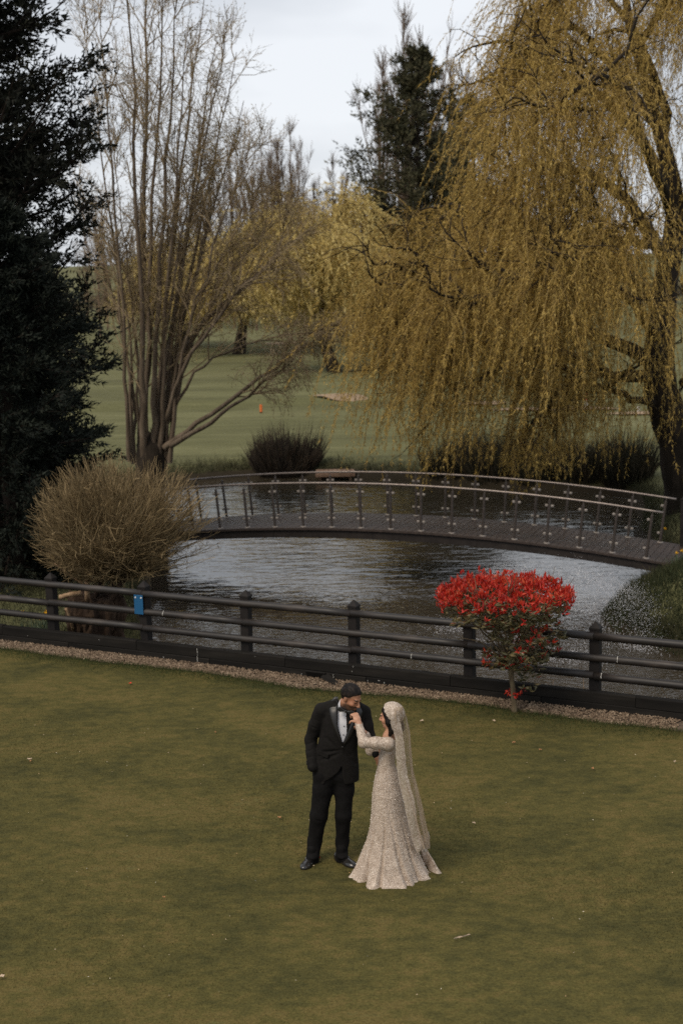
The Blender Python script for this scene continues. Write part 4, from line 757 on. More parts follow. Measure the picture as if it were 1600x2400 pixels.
# ---- reeds, bank shrubs, daffodils
M_reed = pm('dark_reed', [(0.2, (0.018, 0.014, 0.010)), (0.6, (0.042, 0.032, 0.022)), (0.9, (0.095, 0.062, 0.038))], 1.5, src='island', rough=0.9)
M_reed2 = pm('brown_green_reed', [(0.2, (0.016, 0.016, 0.009)), (0.6, (0.036, 0.032, 0.018)), (0.9, (0.085, 0.058, 0.035))], 1.5, src='island', rough=0.9)
def reed(name, label, px, Y, wx_, wy_, h, n, mat, cat, group=None, seed=0, lw=.03):
    r = np.random.default_rng(seed + 90); b = at(px, 1080, Y); b[2] = gz1(b[0], Y) - .05; t = thing(name, label, cat, tuple(b), group=group)
    a = r.uniform(0, 6.28, n); q = np.sqrt(r.uniform(0, 1, n)); st = np.stack([np.cos(a) * q * wx_, np.sin(a) * q * wy_, 0 * a], 1); st[:, 2] = ground_z(st[:, 0] + b[0], st[:, 1] + b[1]) - b[2] - .05
    hv = h * (1 - .45 * q ** 2 + .22 * np.sin(a * 3 + seed) * q + .15 * np.sin(a * 7)) * r.uniform(.45, 1.2, n); d = np.stack([np.cos(a) * q * .45 + r.normal(0, .12, n), np.sin(a) * q * .4 + r.normal(0, .12, n), 1 + 0 * a], 1)
    P_ = grow(st, d, hv, 3, .07, (0, 0, -1), .03, r); sd_ = unit(np.cross(P_[:, 1] - P_[:, 0], r.normal(0, 1, (n, 3)))) * lw / 2; ws = np.array([1, .9, .6, .08])
    V = np.stack([P_ - sd_[:, None] * ws[None, :, None], P_ + sd_[:, None] * ws[None, :, None]], 2).reshape(-1, 3); k = np.arange(n)[:, None] * 8 + np.array([0, 2, 4])[None]; F = np.stack([k, k + 1, k + 3, k + 2], -1).reshape(-1, 4)
    obj('stems', np_mesh('stems', V, [F]), mat, t, kind='stuff'); return t
reed('reed_clump', 'dense dark brown reed clump at the pond edge beside the wooden platform', 668, 48.4, 1.12, .6, 1.35, 2600, M_reed, 'reeds', None, 1)
for k, (px, Y, a_, h) in enumerate(((1090, 46.2, 1.3, 1.3), (1180, 45.4, 1.2, 1.5), (1295, 44.6, 1.2, 1.2), (1390, 44.0, 1.0, 1.25), (1470, 43.2, .75, 1.5))):
    reed('bank_reeds', ['rounded reed clump furthest from the willow trunk under its strands', 'tall dark reed mound with ragged top under the willow strands', 'low broad reed mound between two taller ones under the willow', 'reddish brown reed mound next to the one beside the trunk', 'tall narrow reed clump standing nearest the willow trunk'][k], px, Y, a_, .7, h, 1500, M_reed2, 'reeds', 'reeds under the willow', 10 + k)
n = 30000; ii = rng.integers(0, len(PS), n); ff = rng.uniform(0, 1, n)[:, None]; ctr = PS.mean(0); pp = PS[ii] * (1 - ff) + PS[(ii + 1) % len(PS)] * ff; od = unit(pp - ctr); pp = pp + od * (np.abs(rng.normal(0, .55, n)) + .1)[:, None]
s_, d_ = fsd(pp[:, 0], pp[:, 1]); pp = pp[(d_ < -.15) & (pp[:, 1] > 19)]; P_ = np.stack([pp[:, 0], pp[:, 1], ground_z(pp[:, 0], pp[:, 1]) - .02], 1)
M_bank = pm('bank_grass', [(0.2, (0.022, 0.026, 0.012)), (0.6, (0.050, 0.052, 0.022)), (0.9, (0.105, 0.088, 0.045))], 1.0, src='island', rough=0.9, trans=.2)
tag(blades('bank_grass', P_, rng.uniform(.08, .30, len(P_)), rng.uniform(.012, .025, len(P_)), M_bank, .5), 'rough dark grass fringing the banks of the pond', 'grass')
n = 34000; X = rng.uniform(4.6, 8.6, n); Y = rng.uniform(23, 29.5, n); z = ground_z(X, Y); k = z > WATER - .03; P_ = np.stack([X, Y, z - .01], 1)[k]
M_mound = pm('mound_grass', [(0.2, (0.016, 0.024, 0.009)), (0.6, (0.034, 0.043, 0.016)), (0.9, (0.062, 0.066, 0.026))], 1.0, src='island', rough=0.9, trans=.2)
tag(blades('mound_grass', P_, rng.uniform(.05, .16, len(P_)), rng.uniform(.010, .02, len(P_)), M_mound, .5), 'dark green grass on the mound below the bridge end', 'grass')
n = 30000; X = rng.uniform(-8, -2.4, n); Y = rng.uniform(19.5, 27, n); z = ground_z(X, Y); s_, d_ = fsd(X, Y); k = (z > WATER + .2) & (d_ < -.15); P_ = np.stack([X, Y, z - .01], 1)[k]
tag(blades('left_bank_grass', P_, rng.uniform(.04, .12, len(P_)), rng.uniform(.008, .016, len(P_)), M_bank, .5), 'shaded grass around the old stump behind the fence', 'grass')

M_dleaf = pm('daffodil_leaf', [(0.2, (0.045, 0.065, 0.040)), (0.8, (0.12, 0.155, 0.095))], 3, src='island', rough=0.6, trans=.2)
M_dfl = pm('daffodil_petal', [(0.2, (0.62, 0.30, 0.015)), (0.8, (0.78, 0.46, 0.03))], 3, src='island', rough=0.6, trans=.3)
def daffodils(label, b, spread, nl, nf, h, seed):
    r = np.random.default_rng(seed); t = thing('daffodil_clump', label, 'flowers', tuple(b), group='daffodil clumps'); n = nl
    st = np.stack([r.normal(0, spread, n), r.normal(0, spread * .7, n), 0 * np.zeros(n)], 1); st[:, 2] = ground_z(st[:, 0] + b[0], st[:, 1] + b[1]) - b[2] - .01
    P_ = grow(st, np.stack([r.normal(0, .25, n), r.normal(0, .25, n), np.ones(n)], 1), h * r.uniform(.6, 1.1, n), 3, .1, (0, 0, -1), .1, r); sd_ = unit(np.cross(P_[:, 1] - P_[:, 0], r.normal(0, 1, (n, 3)))) * .009; ws = np.array([1, 1, .8, .1])
    V = np.stack([P_ - sd_[:, None] * ws[None, :, None], P_ + sd_[:, None] * ws[None, :, None]], 2).reshape(-1, 3); k = np.arange(n)[:, None] * 8 + np.array([0, 2, 4])[None]; obj('leaves', np_mesh('leaves', V, [np.stack([k, k + 1, k + 3, k + 2], -1).reshape(-1, 4)]), M_dleaf, t, kind='stuff')
    for j in range(nf):
        q = P_[j, 0] + (r.normal(0, .03), r.normal(0, .03), h * r.uniform(.85, 1.15)); fd = unit(np.array((r.normal(0, .5), -1, r.normal(-.1, .3)))); u_ = unit(np.cross(fd, (0, 0, 1))); v_ = np.cross(u_, fd); V = [q + fd * .01]; 
        for m_ in range(12):
            a = m_ * math.pi / 6; rr = .045 if m_ % 2 == 0 else .02; V.append(q + (u_ * math.cos(a) + v_ * math.sin(a)) * rr)
        for m_ in range(6): a = m_ * math.pi / 3; V.append(q + fd * .012 + (u_ * math.cos(a) + v_ * math.sin(a)) * .013)
        for m_ in range(6): a = m_ * math.pi / 3; V.append(q + fd * .042 + (u_ * math.cos(a) + v_ * math.sin(a)) * .019)
        F3 = [(0, 1 + m_, 1 + (m_ + 1) % 12) for m_ in range(12)]; F4 = [(13 + m_, 13 + (m_ + 1) % 6, 19 + (m_ + 1) % 6, 19 + m_) for m_ in range(6)]
        obj('flower', np_mesh('flower', np.array(V), [np.array(F3), np.array(F4)]), M_dfl, t)
        Sx = np.array([[P_[j, 0], (P_[j, 0] + q) / 2 + (0, .02, 0), q - fd * .005]]); V, F = tubes(Sx, np.full((1, 3), .004), 4); obj('stalk', np_mesh('stalk', V, [F]), M_dleaf, t)
def gb(px, py, Y): b = at(px, py, Y); b[2] = gz1(b[0], b[1]); return b
daffodils('orange yellow daffodils left of the stump beyond the fence', gb(95, 1420, 22.6), .22, 90, 9, .42, 1)
daffodils('yellow daffodils between the stump and the notice post', gb(295, 1500, 21.3), .16, 80, 6, .32, 2)
daffodils('yellow daffodils growing at the far side of the bridge end', gb(1505, 1240, 33.0), .30, 110, 12, .55, 3)
daffodils('few daffodils beside the decking on the right mound', gb(1597, 1345, 28.4), .12, 40, 3, .3, 4)
# dead stalks at the right end of the fence and behind the photinia
M_stalk = pm('dry_stalk', [(0.2, (0.16, 0.105, 0.06)), (0.8, (0.34, 0.24, 0.15))], 3, src='island', rough=.9)
for k, (px, py, Y, n, hgt_, ln_) in enumerate(((1560, 1640, 17.2, 46, 1.1, .65), (1310, 1590, 18.4, 14, .9, .1), (1430, 1620, 17.8, 16, .8, .5))):
    b = at(px, py, Y); b[2] = WATER + .1; t = thing('dry_stalks', ['tangle of dry straw coloured stalks at the pond edge behind the fence', 'few upright dry stalks behind the photinia', 'sparse leaning dry stalks between photinia and straw tangle'][k], 'stalks', tuple(b))
    r = np.random.default_rng(k + 5); st = np.stack([r.normal(0, .35, n), r.normal(0, .2, n), np.zeros(n)], 1); P_ = grow(st, np.stack([r.normal(-ln_, .5, n), r.normal(0, .2, n), np.ones(n)], 1), hgt_ * r.uniform(1.0, 1.7, n), 5, .08, (0, 0, -1), .06, r)
    V, F = tubes(P_, taper(n, 6, .007, .003), 4); obj('stems', np_mesh('stems', V, [F]), M_stalk, t, kind='stuff')

# ---- golf course bits
M_sand = pm('bunker_sand', [(0.3, (0.22, 0.155, 0.100)), (0.7, (0.30, 0.22, 0.15))], 2, rough=.95)
def bunker(px0, px1, py, Y, dep, tilt=0.0):
    Y1 = hit((px0 + px1) / 2, py); dep *= .5; Y = Y1
    a = at(px0, py, Y); b = at(px1, py, Y); n = 28; th = np.arange(n) * 2 * math.pi / n; cx = (a[0] + b[0]) / 2; hw_ = (b[0] - a[0]) / 2; X = []; Yv = []
    rr = [0, .5, .85, 1.0]; V = []
    for q in rr:
        for t in th:
            wv = 1 + .12 * math.sin(3 * t + px0); x = cx + hw_ * q * math.cos(t) * wv; y = Y + dep * q * math.sin(t) * wv + tilt * (x - cx); V.append((x, y))
    V = np.array(V); z = ground_z(V[:, 0], V[:, 1]) + np.repeat([.10, .09, .07, .03], n) + .03; i_ = np.arange(3)[:, None] * n; j_ = np.arange(n)[None]; F = np.stack([i_ + j_, i_ + (j_ + 1) % n, i_ + n + (j_ + 1) % n, i_ + n + j_], -1).reshape(-1, 4)
    obj('sand_bunker', np_mesh('sand_bunker', np.column_stack([V, z]), [F], True), M_sand, kind='structure')
bunker(735, 860, 934, 70.5, .9); bunker(1080, 1190, 948, 67, 1.3); bunker(1160, 1450, 962, 64.5, 1.3, -.1); bunker(610, 720, 806, 96, 1.2); bunker(1420, 1600, 972, 64, .7)
def marker(label, px, py, Y, h, stops, w_=.12):
    Y1 = hit(px, py); w_ *= Y1 / Y; Y = Y1; b = at(px, py, Y); b[2] = gz1(b[0], Y); t = thing('marker_post', label, 'marker', tuple(b)); z = -.05
    for nm, hh, mt_ in stops:
        V, F = tubes(np.array([[(0, 0, z), (0, 0, z + hh)]]), np.array([[w_ / 2, w_ / 2]]), 10); me = np_mesh(nm, V, [F, np.array([list(range(10))[::-1], list(range(10, 20))])]); fix_normals(me); obj(nm, me, mt_, t); z += hh
M_or = pm('orange_paint', [(0.3, (0.62, 0.14, 0.03)), (0.7, (0.75, 0.20, 0.05))], 4, rough=.6); M_rd = pm('red_paint', [(0.3, (0.5, 0.05, 0.03)), (0.7, (0.6, 0.08, 0.05))], 4, rough=.6); M_wp = pm('white_paint', [(0.3, (0.62, 0.58, 0.54)), (0.7, (0.72, 0.68, 0.64))], 4, rough=.6)
marker('short orange marker post standing on the fairway', 612, 968, 66, .3, (('foot', .10, M_black), ('shaft', .33, M_or)), .13)
marker('red topped white post beside the bunker behind the willow strands', 1373, 950, 67, .4, (('shaft', .28, M_wp), ('top', .3, M_rd)), .13)
marker('small white tee marker post right of the bunkers', 1495, 966, 65.5, .3, (('shaft', .2, M_wp), ('top', .08, M_wp)), .12)
pf = at(785, 1098, 47.2); pf[2] = WATER; plat = thing('wooden_platform', 'small reddish wooden fishing platform on the far pond bank', 'platform', tuple(pf))
M_plank = pm('weathered_plank', [(0.3, (0.16, 0.095, 0.06)), (0.7, (0.30, 0.19, 0.125))], 6, rough=.8, bump=.004)
for k in range(9):
    mb = MB(); mb.box((-.58 + k * .145, .1, .24), (.135, .95, .035), bev=.004); mb.build('plank', M_plank, plat)
for sx in (-.5, .5):
    for sy in (-.25, .45): mb = MB(); mb.box((sx, sy, -.04), (.08, .08, .52), bev=.004); mb.build('leg', M_plank, plat)
mb = MB(); mb.box((0, -.395, .185), (1.32, .03, .10), bev=.003); mb.build('fascia_board', M_plank, plat)
# ================================================================== people
class Field:
    """signed distance field on a grid, polygonised with surface nets"""
    def __init__(s, lo, hi, h):
        s.h = h; s.lo = np.array(lo, float); n = np.ceil((np.array(hi) - s.lo) / h).astype(int) + 1; s.n = n
        s.ax = [(s.lo[i] + h * np.arange(n[i])).astype(np.float32) for i in range(3)]; s.D = np.full(n, 0.2, np.float32)
    def sub(s, lo, hi):
        a = np.maximum(np.floor((np.array(lo) - s.lo) / s.h).astype(int), 0); b = np.minimum(np.ceil((np.array(hi) - s.lo) / s.h).astype(int) + 1, s.n)
        if (b <= a).any(): return None, None
        sl = tuple(slice(a[i], b[i]) for i in range(3)); return sl, np.meshgrid(*[s.ax[i][sl[i]] for i in range(3)], indexing='ij')
    def comb(s, sl, d, k, op):
        o = s.D[sl]
        if op == 'sub':
            d = -d
            if k > 0: hh = np.clip(.5 - .5 * (o - d) / k, 0, 1); s.D[sl] = o * (1 - hh) + d * hh + k * hh * (1 - hh)
            else: s.D[sl] = np.maximum(o, d)
        elif k > 0: hh = np.clip(.5 + .5 * (o - d) / k, 0, 1); s.D[sl] = o * (1 - hh) + d * hh - k * hh * (1 - hh)
        else: s.D[sl] = np.minimum(o, d)
    def rc(s, a, b, ra, rb, k=.02, op='add', wob=None):
        a = np.asarray(a, float); b = np.asarray(b, float); m_ = max(ra, rb) + k + .03; sl, g_ = s.sub(np.minimum(a, b) - m_, np.maximum(a, b) + m_)
        if sl is None: return s
        ab = b - a; L2 = ab @ ab + 1e-9; t = np.clip(sum((g_[i] - a[i]) * ab[i] for i in range(3)) / L2, 0, 1)
        r_ = ra + (rb - ra) * t
        if wob: r_ = r_ + wob[0] * np.sin(t * wob[1] + wob[2] + 3 * np.arctan2(g_[1] - a[1], g_[0] - a[0]))
        d = np.sqrt(sum((g_[i] - a[i] - t * ab[i]) ** 2 for i in range(3))) - r_; s.comb(sl, d.astype(np.float32), k, op); return s
    def chain(s, pts, rad, k=.02, **kw):
        for i in range(len(pts) - 1): s.rc(pts[i], pts[i + 1], rad[i], rad[i + 1], k, **kw)
        return s
    def ell(s, c, r_, R=None, k=.02, op='add'):
        c = np.asarray(c, float); r_ = np.asarray(r_, float); m_ = r_.max() + k + .03; sl, g_ = s.sub(c - m_, c + m_)
        if sl is None: return s
        R = np.eye(3) if R is None else np.asarray(R)           # rows = local axes
        q = [sum((g_[j] - c[j]) * R[i][j] for j in range(3)) for i in range(3)]
        k0 = np.sqrt(sum((q[i] / r_[i]) ** 2 for i in range(3))); k1 = np.sqrt(sum((q[i] / r_[i] ** 2) ** 2 for i in range(3))) + 1e-6
        s.comb(sl, (k0 * (k0 - 1) / k1).astype(np.float32), k, op); return s
    def func(s, fn, lo, hi, k=0.0, op='add'):
        sl, g_ = s.sub(lo, hi); s.comb(sl, fn(*g_).astype(np.float32), k, op); return s
    def mesh(s, name, attr=None, smooth_it=1):
        D = s.D; S = D < 0; c = lambda a: a
        n = D.shape; acc = np.zeros((n[0] - 1, n[1] - 1, n[2] - 1, 3), np.float32); cnt = np.zeros((n[0] - 1, n[1] - 1, n[2] - 1), np.float32)
        for axx in range(3):
            sl0 = [slice(None)] * 3; sl1 = [slice(None)] * 3; sl0[axx] = slice(0, -1); sl1[axx] = slice(1, None)
            d0, d1 = D[tuple(sl0)], D[tuple(sl1)]; cr = (d0 < 0) != (d1 < 0); idx = np.argwhere(cr); t = (d0[cr] / (d0[cr] - d1[cr]))
            p = idx.astype(np.float32); p[:, axx] += t; o1, o2 = [i for i in range(3) if i != axx]
            for u_ in (0, -1):
                for v_ in (0, -1):
                    ci = idx.copy(); ci[:, o1] += u_; ci[:, o2] += v_; ok = ((ci >= 0) & (ci < np.array(acc.shape[:3]))).all(1); cc = ci[ok]
                    np.add.at(acc, (cc[:, 0], cc[:, 1], cc[:, 2]), p[ok]); np.add.at(cnt, (cc[:, 0], cc[:, 1], cc[:, 2]), 1)
        act = cnt > 0; vid = np.full(cnt.shape, -1, np.int64); vid[act] = np.arange(act.sum()); V = acc[act] / cnt[act][:, None]; Fs = []
        for axx in range(3):
            sl0 = [slice(None)] * 3; sl1 = [slice(None)] * 3; sl0[axx] = slice(0, -1); sl1[axx] = slice(1, None)
            d0, d1 = D[tuple(sl0)], D[tuple(sl1)]; cr = (d0 < 0) != (d1 < 0); idx = np.argwhere(cr); o1, o2 = [(1, 2), (2, 0), (0, 1)][axx]
            ok = (idx[:, o1] > 0) & (idx[:, o2] > 0) & (idx[:, o1] < cnt.shape[o1]) & (idx[:, o2] < cnt.shape[o2]); idx = idx[ok]; fl = (d0[cr] < 0)[ok]
            q = []
            for (u_, v_) in ((-1, -1), (0, -1), (0, 0), (-1, 0)):
                ci = idx.copy(); ci[:, o1] += u_; ci[:, o2] += v_; q.append(vid[ci[:, 0], ci[:, 1], ci[:, 2]])
            q = np.stack(q, 1); q[~fl] = q[~fl][:, ::-1]; Fs.append(q)
        F = np.concatenate(Fs); F = F[(F >= 0).all(1)]; V = V * s.h + s.lo
        for _ in range(smooth_it):
            a = np.zeros_like(V); n_ = np.zeros(len(V))
            for i, j in ((0, 1), (1, 2), (2, 3), (3, 0)):
                np.add.at(a, F[:, i], V[F[:, j]]); np.add.at(a, F[:, j], V[F[:, i]]); np.add.at(n_, F[:, i], 1); np.add.at(n_, F[:, j], 1)
            V = V * .5 + .5 * a / np.maximum(n_, 1)[:, None]
        return np_mesh(name, V, [F], True, attr(V) if attr else None)

GY = 12.6486; GO = np.array((at(745, 2030, GY)[0], GY, 0.0))
def cp(cx, cy, dy=0.0): return at(680 + cx / 3.92, 1580 + cy / 3.92, GY + dy) - GO          # point from a close study of the couple, dy = depth
def cz(cx, cy, z): return on(680 + cx / 3.92, 1580 + cy / 3.92, z) - GO
def frame(f, up=(0, 0, 1)):
    f = unit(np.array(f, float)); x = unit(np.cross(f, up)); z = np.cross(x, f); return np.stack([x, f, z])     # rows: right, forward, up
def attr_mat(name, rough=.5, spec=.3, bump=0.0, bscale=60, sss=0.0):
    mt = bpy.data.materials.new(name); mt.use_nodes = True; nt = mt.node_tree; b = nt.nodes['Principled BSDF']; b.inputs['Roughness'].default_value = rough; b.inputs['Specular IOR Level'].default_value = spec
    a = nd(nt, 'ShaderNodeAttribute'); a.attribute_name = 'Col'; tcn = nd(nt, 'ShaderNodeTexCoord'); n = nd(nt, 'ShaderNodeTexNoise', Scale=bscale, Detail=3); nt.links.new(tcn.outputs['Object'], n.inputs[0])
    g_ = ramp(nt, [(.3, (.86, .86, .86)), (.7, (1.1, 1.1, 1.1))]); nt.links.new(n.outputs[0], g_.inputs[0]); mu = nd(nt, 'ShaderNodeMixRGB', blend_type='MULTIPLY'); mu.inputs[0].default_value = 1
    nt.links.new(a.outputs[0], mu.inputs[1]); nt.links.new(g_.outputs[0], mu.inputs[2]); nt.links.new(mu.outputs[0], b.inputs['Base Color'])
    if sss: b.inputs['Subsurface Weight'].default_value = sss; b.inputs['Subsurface Radius'].default_value = (.02, .008, .004); b.inputs['Subsurface Scale'].default_value = .3
    if bump: bp = nd(nt, 'ShaderNodeBump', Strength=.5, Distance=bump); nt.links.new(n.outputs[0], bp.inputs['Height']); nt.links.new(bp.outputs[0], b.inputs['Normal'])
    return mt
M_skin = attr_mat('skin', .48, .35, .001, 90, .08)
M_suit = pm('black_wool_suit', [(0.3, (0.0068, 0.0060, 0.0054)), (0.7, (0.0115, 0.0102, 0.0092))], 40, rough=.85, bump=.0015, bscale=260, spec=.14)
M_trou = pm('black_wool_trousers', [(0.3, (0.0045, 0.0041, 0.0041)), (0.7, (0.0078, 0.0072, 0.0070))], 40, rough=.85, bump=.0015, bscale=260, spec=.12)
M_satin = pm('black_satin', [(0.3, (0.008, 0.0075, 0.0075)), (0.7, (0.014, 0.013, 0.0125))], 30, rough=.42, spec=.5)
M_shirt = pm('white_shirt', [(0.3, (0.58, 0.58, 0.62)), (0.7, (0.70, 0.70, 0.73))], 20, rough=.8, bump=.003, bscale=30, stretch=(1, 1, .3))
M_leather = pm('polished_black_leather', [(0.3, (0.012, 0.011, 0.010)), (0.7, (0.025, 0.022, 0.020))], 12, rough=.22, spec=.6, rnoise=.08)
M_hair = pm('dark_hair', [(0.35, (0.004, 0.003, 0.0025)), (0.55, (0.009, 0.0063, 0.005)), (0.72, (0.030, 0.020, 0.014))], 45, rough=.55, bump=.004, bscale=70, stretch=(1, .2, 1), spec=.15)

def head(Fd, c, R, woman=False):
    W = lambda x, y, z: c + R.T @ np.array((x, y, z)); s = .94 if woman else 1.0
    E = lambda p, r_, k=.012, op='add': Fd.ell(W(*[q * s for q in p]), np.array(r_) * s, R, k, op)
    E((0, -.012, .03), (.074, .096, .088)); E((0, .028, -.035), (.060, .066, .084), .02); E((0, .042, -.084), (.043 if woman else .049, .044, .034), .02)
    for sx in (-1, 1):
        E((sx * .042, .055, -.032), (.023, .028, .024), .015); E((sx * .074, -.006, -.012), (.009, .021, .032), .004)
    Fd.rc(W(-.036 * s, .083 * s, .017 * s), W(.036 * s, .083 * s, .017 * s), .011, .011, .012)
    for sx in (-1, 1): E((sx * .031, .100, -.005), (.016, .012, .010), .008, 'sub'); E((sx * .031, .080, -.006), (.013, .012, .010), .004)
    Fd.rc(W(0, .090 * s, .006 * s), W(0, .116 * s, -.034 * s), .008, .0125, .008)
    for sx in (-1, 1): E((sx * .010, .103, -.040), (.008, .011, .007), .005)
    E((0, .090, -.064), (.022, .012, .0055), .004); E((0, .088, -.074), (.020, .012, .006), .004); E((0, .074, -.104), (.021, .021, .016), .014)
def skin_attr(c, R, tone, woman=False):
    s = .94 if woman else 1.0
    def f(V):
        q = (V - c) @ R.T / s; col = np.tile(np.array(tone), (len(V), 1)); near = np.linalg.norm(q, axis=1) < .2; x, y, z = q.T
        def blend(mask, rgb):
            mk = (np.clip(mask, 0, 1) * near)[:, None]; col[:] = col * (1 - mk) + np.array(rgb) * mk
        blend(sstep(.0, .02, y) * sstep(.045, .03, np.abs(z + .012)) * .22 * sstep(.02, .05, np.abs(x)), (tone[0] * 1.25, tone[1] * .9, tone[2] * .8))
        if not woman:
            bd = sstep(-.034, -.050, z + .45 * np.clip(.04 - y, 0, .1)) * sstep(-.045, .005, y); bd *= 1 - sstep(.010, .006, np.abs(z + .069)) * sstep(.024, .018, np.abs(x)) * sstep(.07, .08, y) * .9
            blend(bd * .88, (.030, .018, .012)); blend(sstep(.006, .003, np.abs(z + .053)) * sstep(.030, .024, np.abs(x)) * sstep(.075, .085, y) * .9, (.02, .013, .009))
            blend(sstep(.05, .03, np.abs(y - .0)) * sstep(-.05, .03, z) * sstep(.055, .066, np.abs(x)) * .55, (.04, .026, .018))
        blend(sstep(.0075, .004, np.abs(z - .020 + .10 * np.clip(np.abs(x) - .032, 0, .1))) * sstep(.012, .016, np.abs(x)) * sstep(.056, .050, np.abs(x)) * sstep(.06, .07, y), (.022, .014, .010))
        blend(sstep(.006, .003, np.abs(z + .006)) * sstep(.014, .018, np.abs(x)) * sstep(.048, .043, np.abs(x)) * sstep(.05, .06, y), (.030, .018, .013))
        blend(sstep(.009, .006, np.abs(z + .069)) * sstep(.024, .020, np.abs(x)) * sstep(.07, .08, y) * .8, (.30, .085, .065) if woman else (.20, .085, .06))
        return col
    return f
def finger(Fd, base, d, curl_axis, lens, rad, angs, k=.005):
    p = np.array(base, float); d = unit(d); axn = unit(curl_axis)
    for L_, a, ra, rb in zip(lens, angs, rad[:-1], rad[1:]):
        d = d * math.cos(a) + np.cross(axn, d) * math.sin(a) + axn * (axn @ d) * (1 - math.cos(a)); q = p + d * L_; Fd.rc(p, q, ra, rb, k); p = q
    return p
def hand(Fd, wrist, d, back, sidev, curl, scale=1.0, thumb=True):
    """palm + five fingers; d = towards fingers, back = dorsal normal, sidev = towards the thumb"""
    d = unit(d); back = unit(back - d * (d @ back)); sd_ = np.cross(d, back); sd_ = sd_ * (1 if sd_ @ sidev > 0 else -1); sc_ = scale
    R = np.stack([sd_, d, back]); Fd.ell(wrist + d * .045 * sc_, np.array((.040, .050, .016)) * sc_, R, .012); Fd.rc(wrist - d * .02, wrist + d * .03 * sc_, .026 * sc_, .028 * sc_, .015)
    ca = np.cross(d, -back)                                   # rotate fingers towards the palm
    for i, (o, L_) in enumerate(((.029, .072), (.010, .080), (-.010, .075), (-.028, .058))):
        finger(Fd, wrist + d * .082 * sc_ + sd_ * o * sc_, d + sd_ * o * 1.2, ca, np.array((.42, .32, .26)) * L_ * sc_, np.array((.0098, .009, .0082, .0072)) * sc_, (curl * .75, curl, curl * .8))
    if thumb: finger(Fd, wrist + d * .025 * sc_ + sd_ * .034 * sc_ - back * .006, d * .9 + sd_ * .35 - back * .45, ca, np.array((.030, .024, .018)) * sc_, np.array((.013, .011, .010, .008)) * sc_, (.5, .6, .5))

# ---------------------------------------------------------------- groom
groom = thing('person', 'man in a black tuxedo and bow tie bowing to kiss the held hand', 'person', tuple(GO), group='the couple on the lawn')
hc = cp(557, 212, -.10); HR = frame((.74, -.60, -.40), (0.10, 0.05, 1))
neck = cp(505, 285, .03); pel = cp(405, 900, 0)
shR = cp(285, 335, .02); elR = cp(188, 600, .07); wrR = cp(205, 850, -.05)
shL = cp(672, 355, .04); elL = cp(728, 585, -.02); wrL = cp(790, 735, -.17)
anR, anL = cz(203, 1655, .10), cz(470, 1650, .10); knR, knL = cp(262, 1300, -.03), cp(487, 1300, -.04); hiR, hiL = cp(310, 960, .01), cp(493, 975, .01)
Fg = Field((-.62, -.42, -.02), (.72, .38, 1.95), .0070)
head(Fg, hc, HR); Fg.rc(hc + HR.T @ np.array((0, -.025, -.07)), neck, .056, .062, .02)
Fg.chain([neck, cp(470, 450, .02), cp(440, 700, .02), pel], [.06, .085, .08, .085], .04)
Fg.chain([shR, elR, wrR, cp(262, 880, .03)], [.040, .036, .027, .027]); Fg.chain([shL, elL, wrL], [.040, .036, .027]); Fg.rc(shR + (.03, .02, -.02), shL + (-.03, .02, -.02), .04, .04, .03)
Fg.chain([hiR, knR, cp(225, 1530, -.005), anR], [.06, .045, .034, .030]); Fg.chain([hiL, knL, cp(478, 1530, -.005), anL], [.06, .045, .034, .030])
Fg.rc(anR - (0, 0, .04), cz(150, 1755, .035), .028, .02); Fg.rc(anL - (0, 0, .04), cz(545, 1740, .035), .028, .02)
hand(Fg, wrL, unit(np.array((.25, -.35, -.85))), np.array((-.7, -.6, 0.0)), np.array((-.3, -.8, .3)), .35)
hand(Fg, cp(262, 880, .03), unit(np.array((.3, .05, -.9))), np.array((-.8, -.3, 0)), np.array((0, -1, 0)), .3)
obj('body', Fg.mesh('body', skin_attr(hc, HR, (.34, .165, .095))), M_skin, groom)
# hair: swept back cap with hairline
Fh = Field(hc - .17, hc + .17, .0045)
def hair_fn(x, y, z):
    q = [sum(((x, y, z)[j] - hc[j]) * HR[i][j] for j in range(3)) for i in range(3)]; e = (.0815, .104, .097); qq = [q[0] / e[0], (q[1] + .012) / e[1], (q[2] - .031) / e[2]]
    k0 = np.sqrt(sum(v * v for v in qq)); d = (k0 - 1) * .085 + .0022 * np.sin(q[0] * 260) * sstep(.02, .08, q[2]); hl = np.interp(q[1], [-.11, -.04, 0, .025, .05, .075, .1], [-.070, -.035, .010, .024, .052, .070, .082]).astype(np.float32)
    return np.maximum(d, hl - q[2])
Fh.func(hair_fn, hc - .16, hc + .16); obj('hair', Fh.mesh('hair'), M_hair, groom)
# trousers
Ft = Field((-.50, -.30, .02), (.40, .32, 1.08), .0070)
Ft.chain([cp(312, 930, .01), cp(300, 1050, .0), knR, cp(225, 1530, -.005), anR + (.0, .004, -.055)], [.102, .095, .080, .066, .062], .03, wob=(.0018, 9, .5)); Ft.chain([cp(490, 940, .01), cp(497, 1060, .0), knL, cp(478, 1530, -.005), anL + (0, .004, -.055)], [.100, .090, .074, .061, .057], .03, wob=(.0018, 9, 2))
Ft.rc(cp(330, 900, .02), cp(480, 900, .02), .115, .115, .05)
Ft.ell(anR + (0.0, -.03, -.01), (.055, .06, .03), None, .03); Ft.ell(anL + (.01, -.03, -.01), (.05, .06, .03), None, .03)
for a_, b_ in ((knR, anR), (knL, anL)):                         # pressed crease and soft folds
    for q in (.05, .3): m_ = a_ * (1 - q) + b_ * q; w2 = .092 - .022 * q; Ft.rc(m_ + (-.08, -w2, .03), m_ + (.08, -w2 + .006, -.03), .008, .008, .012, 'sub')
obj('trousers', Ft.mesh('trousers'), M_trou, groom)
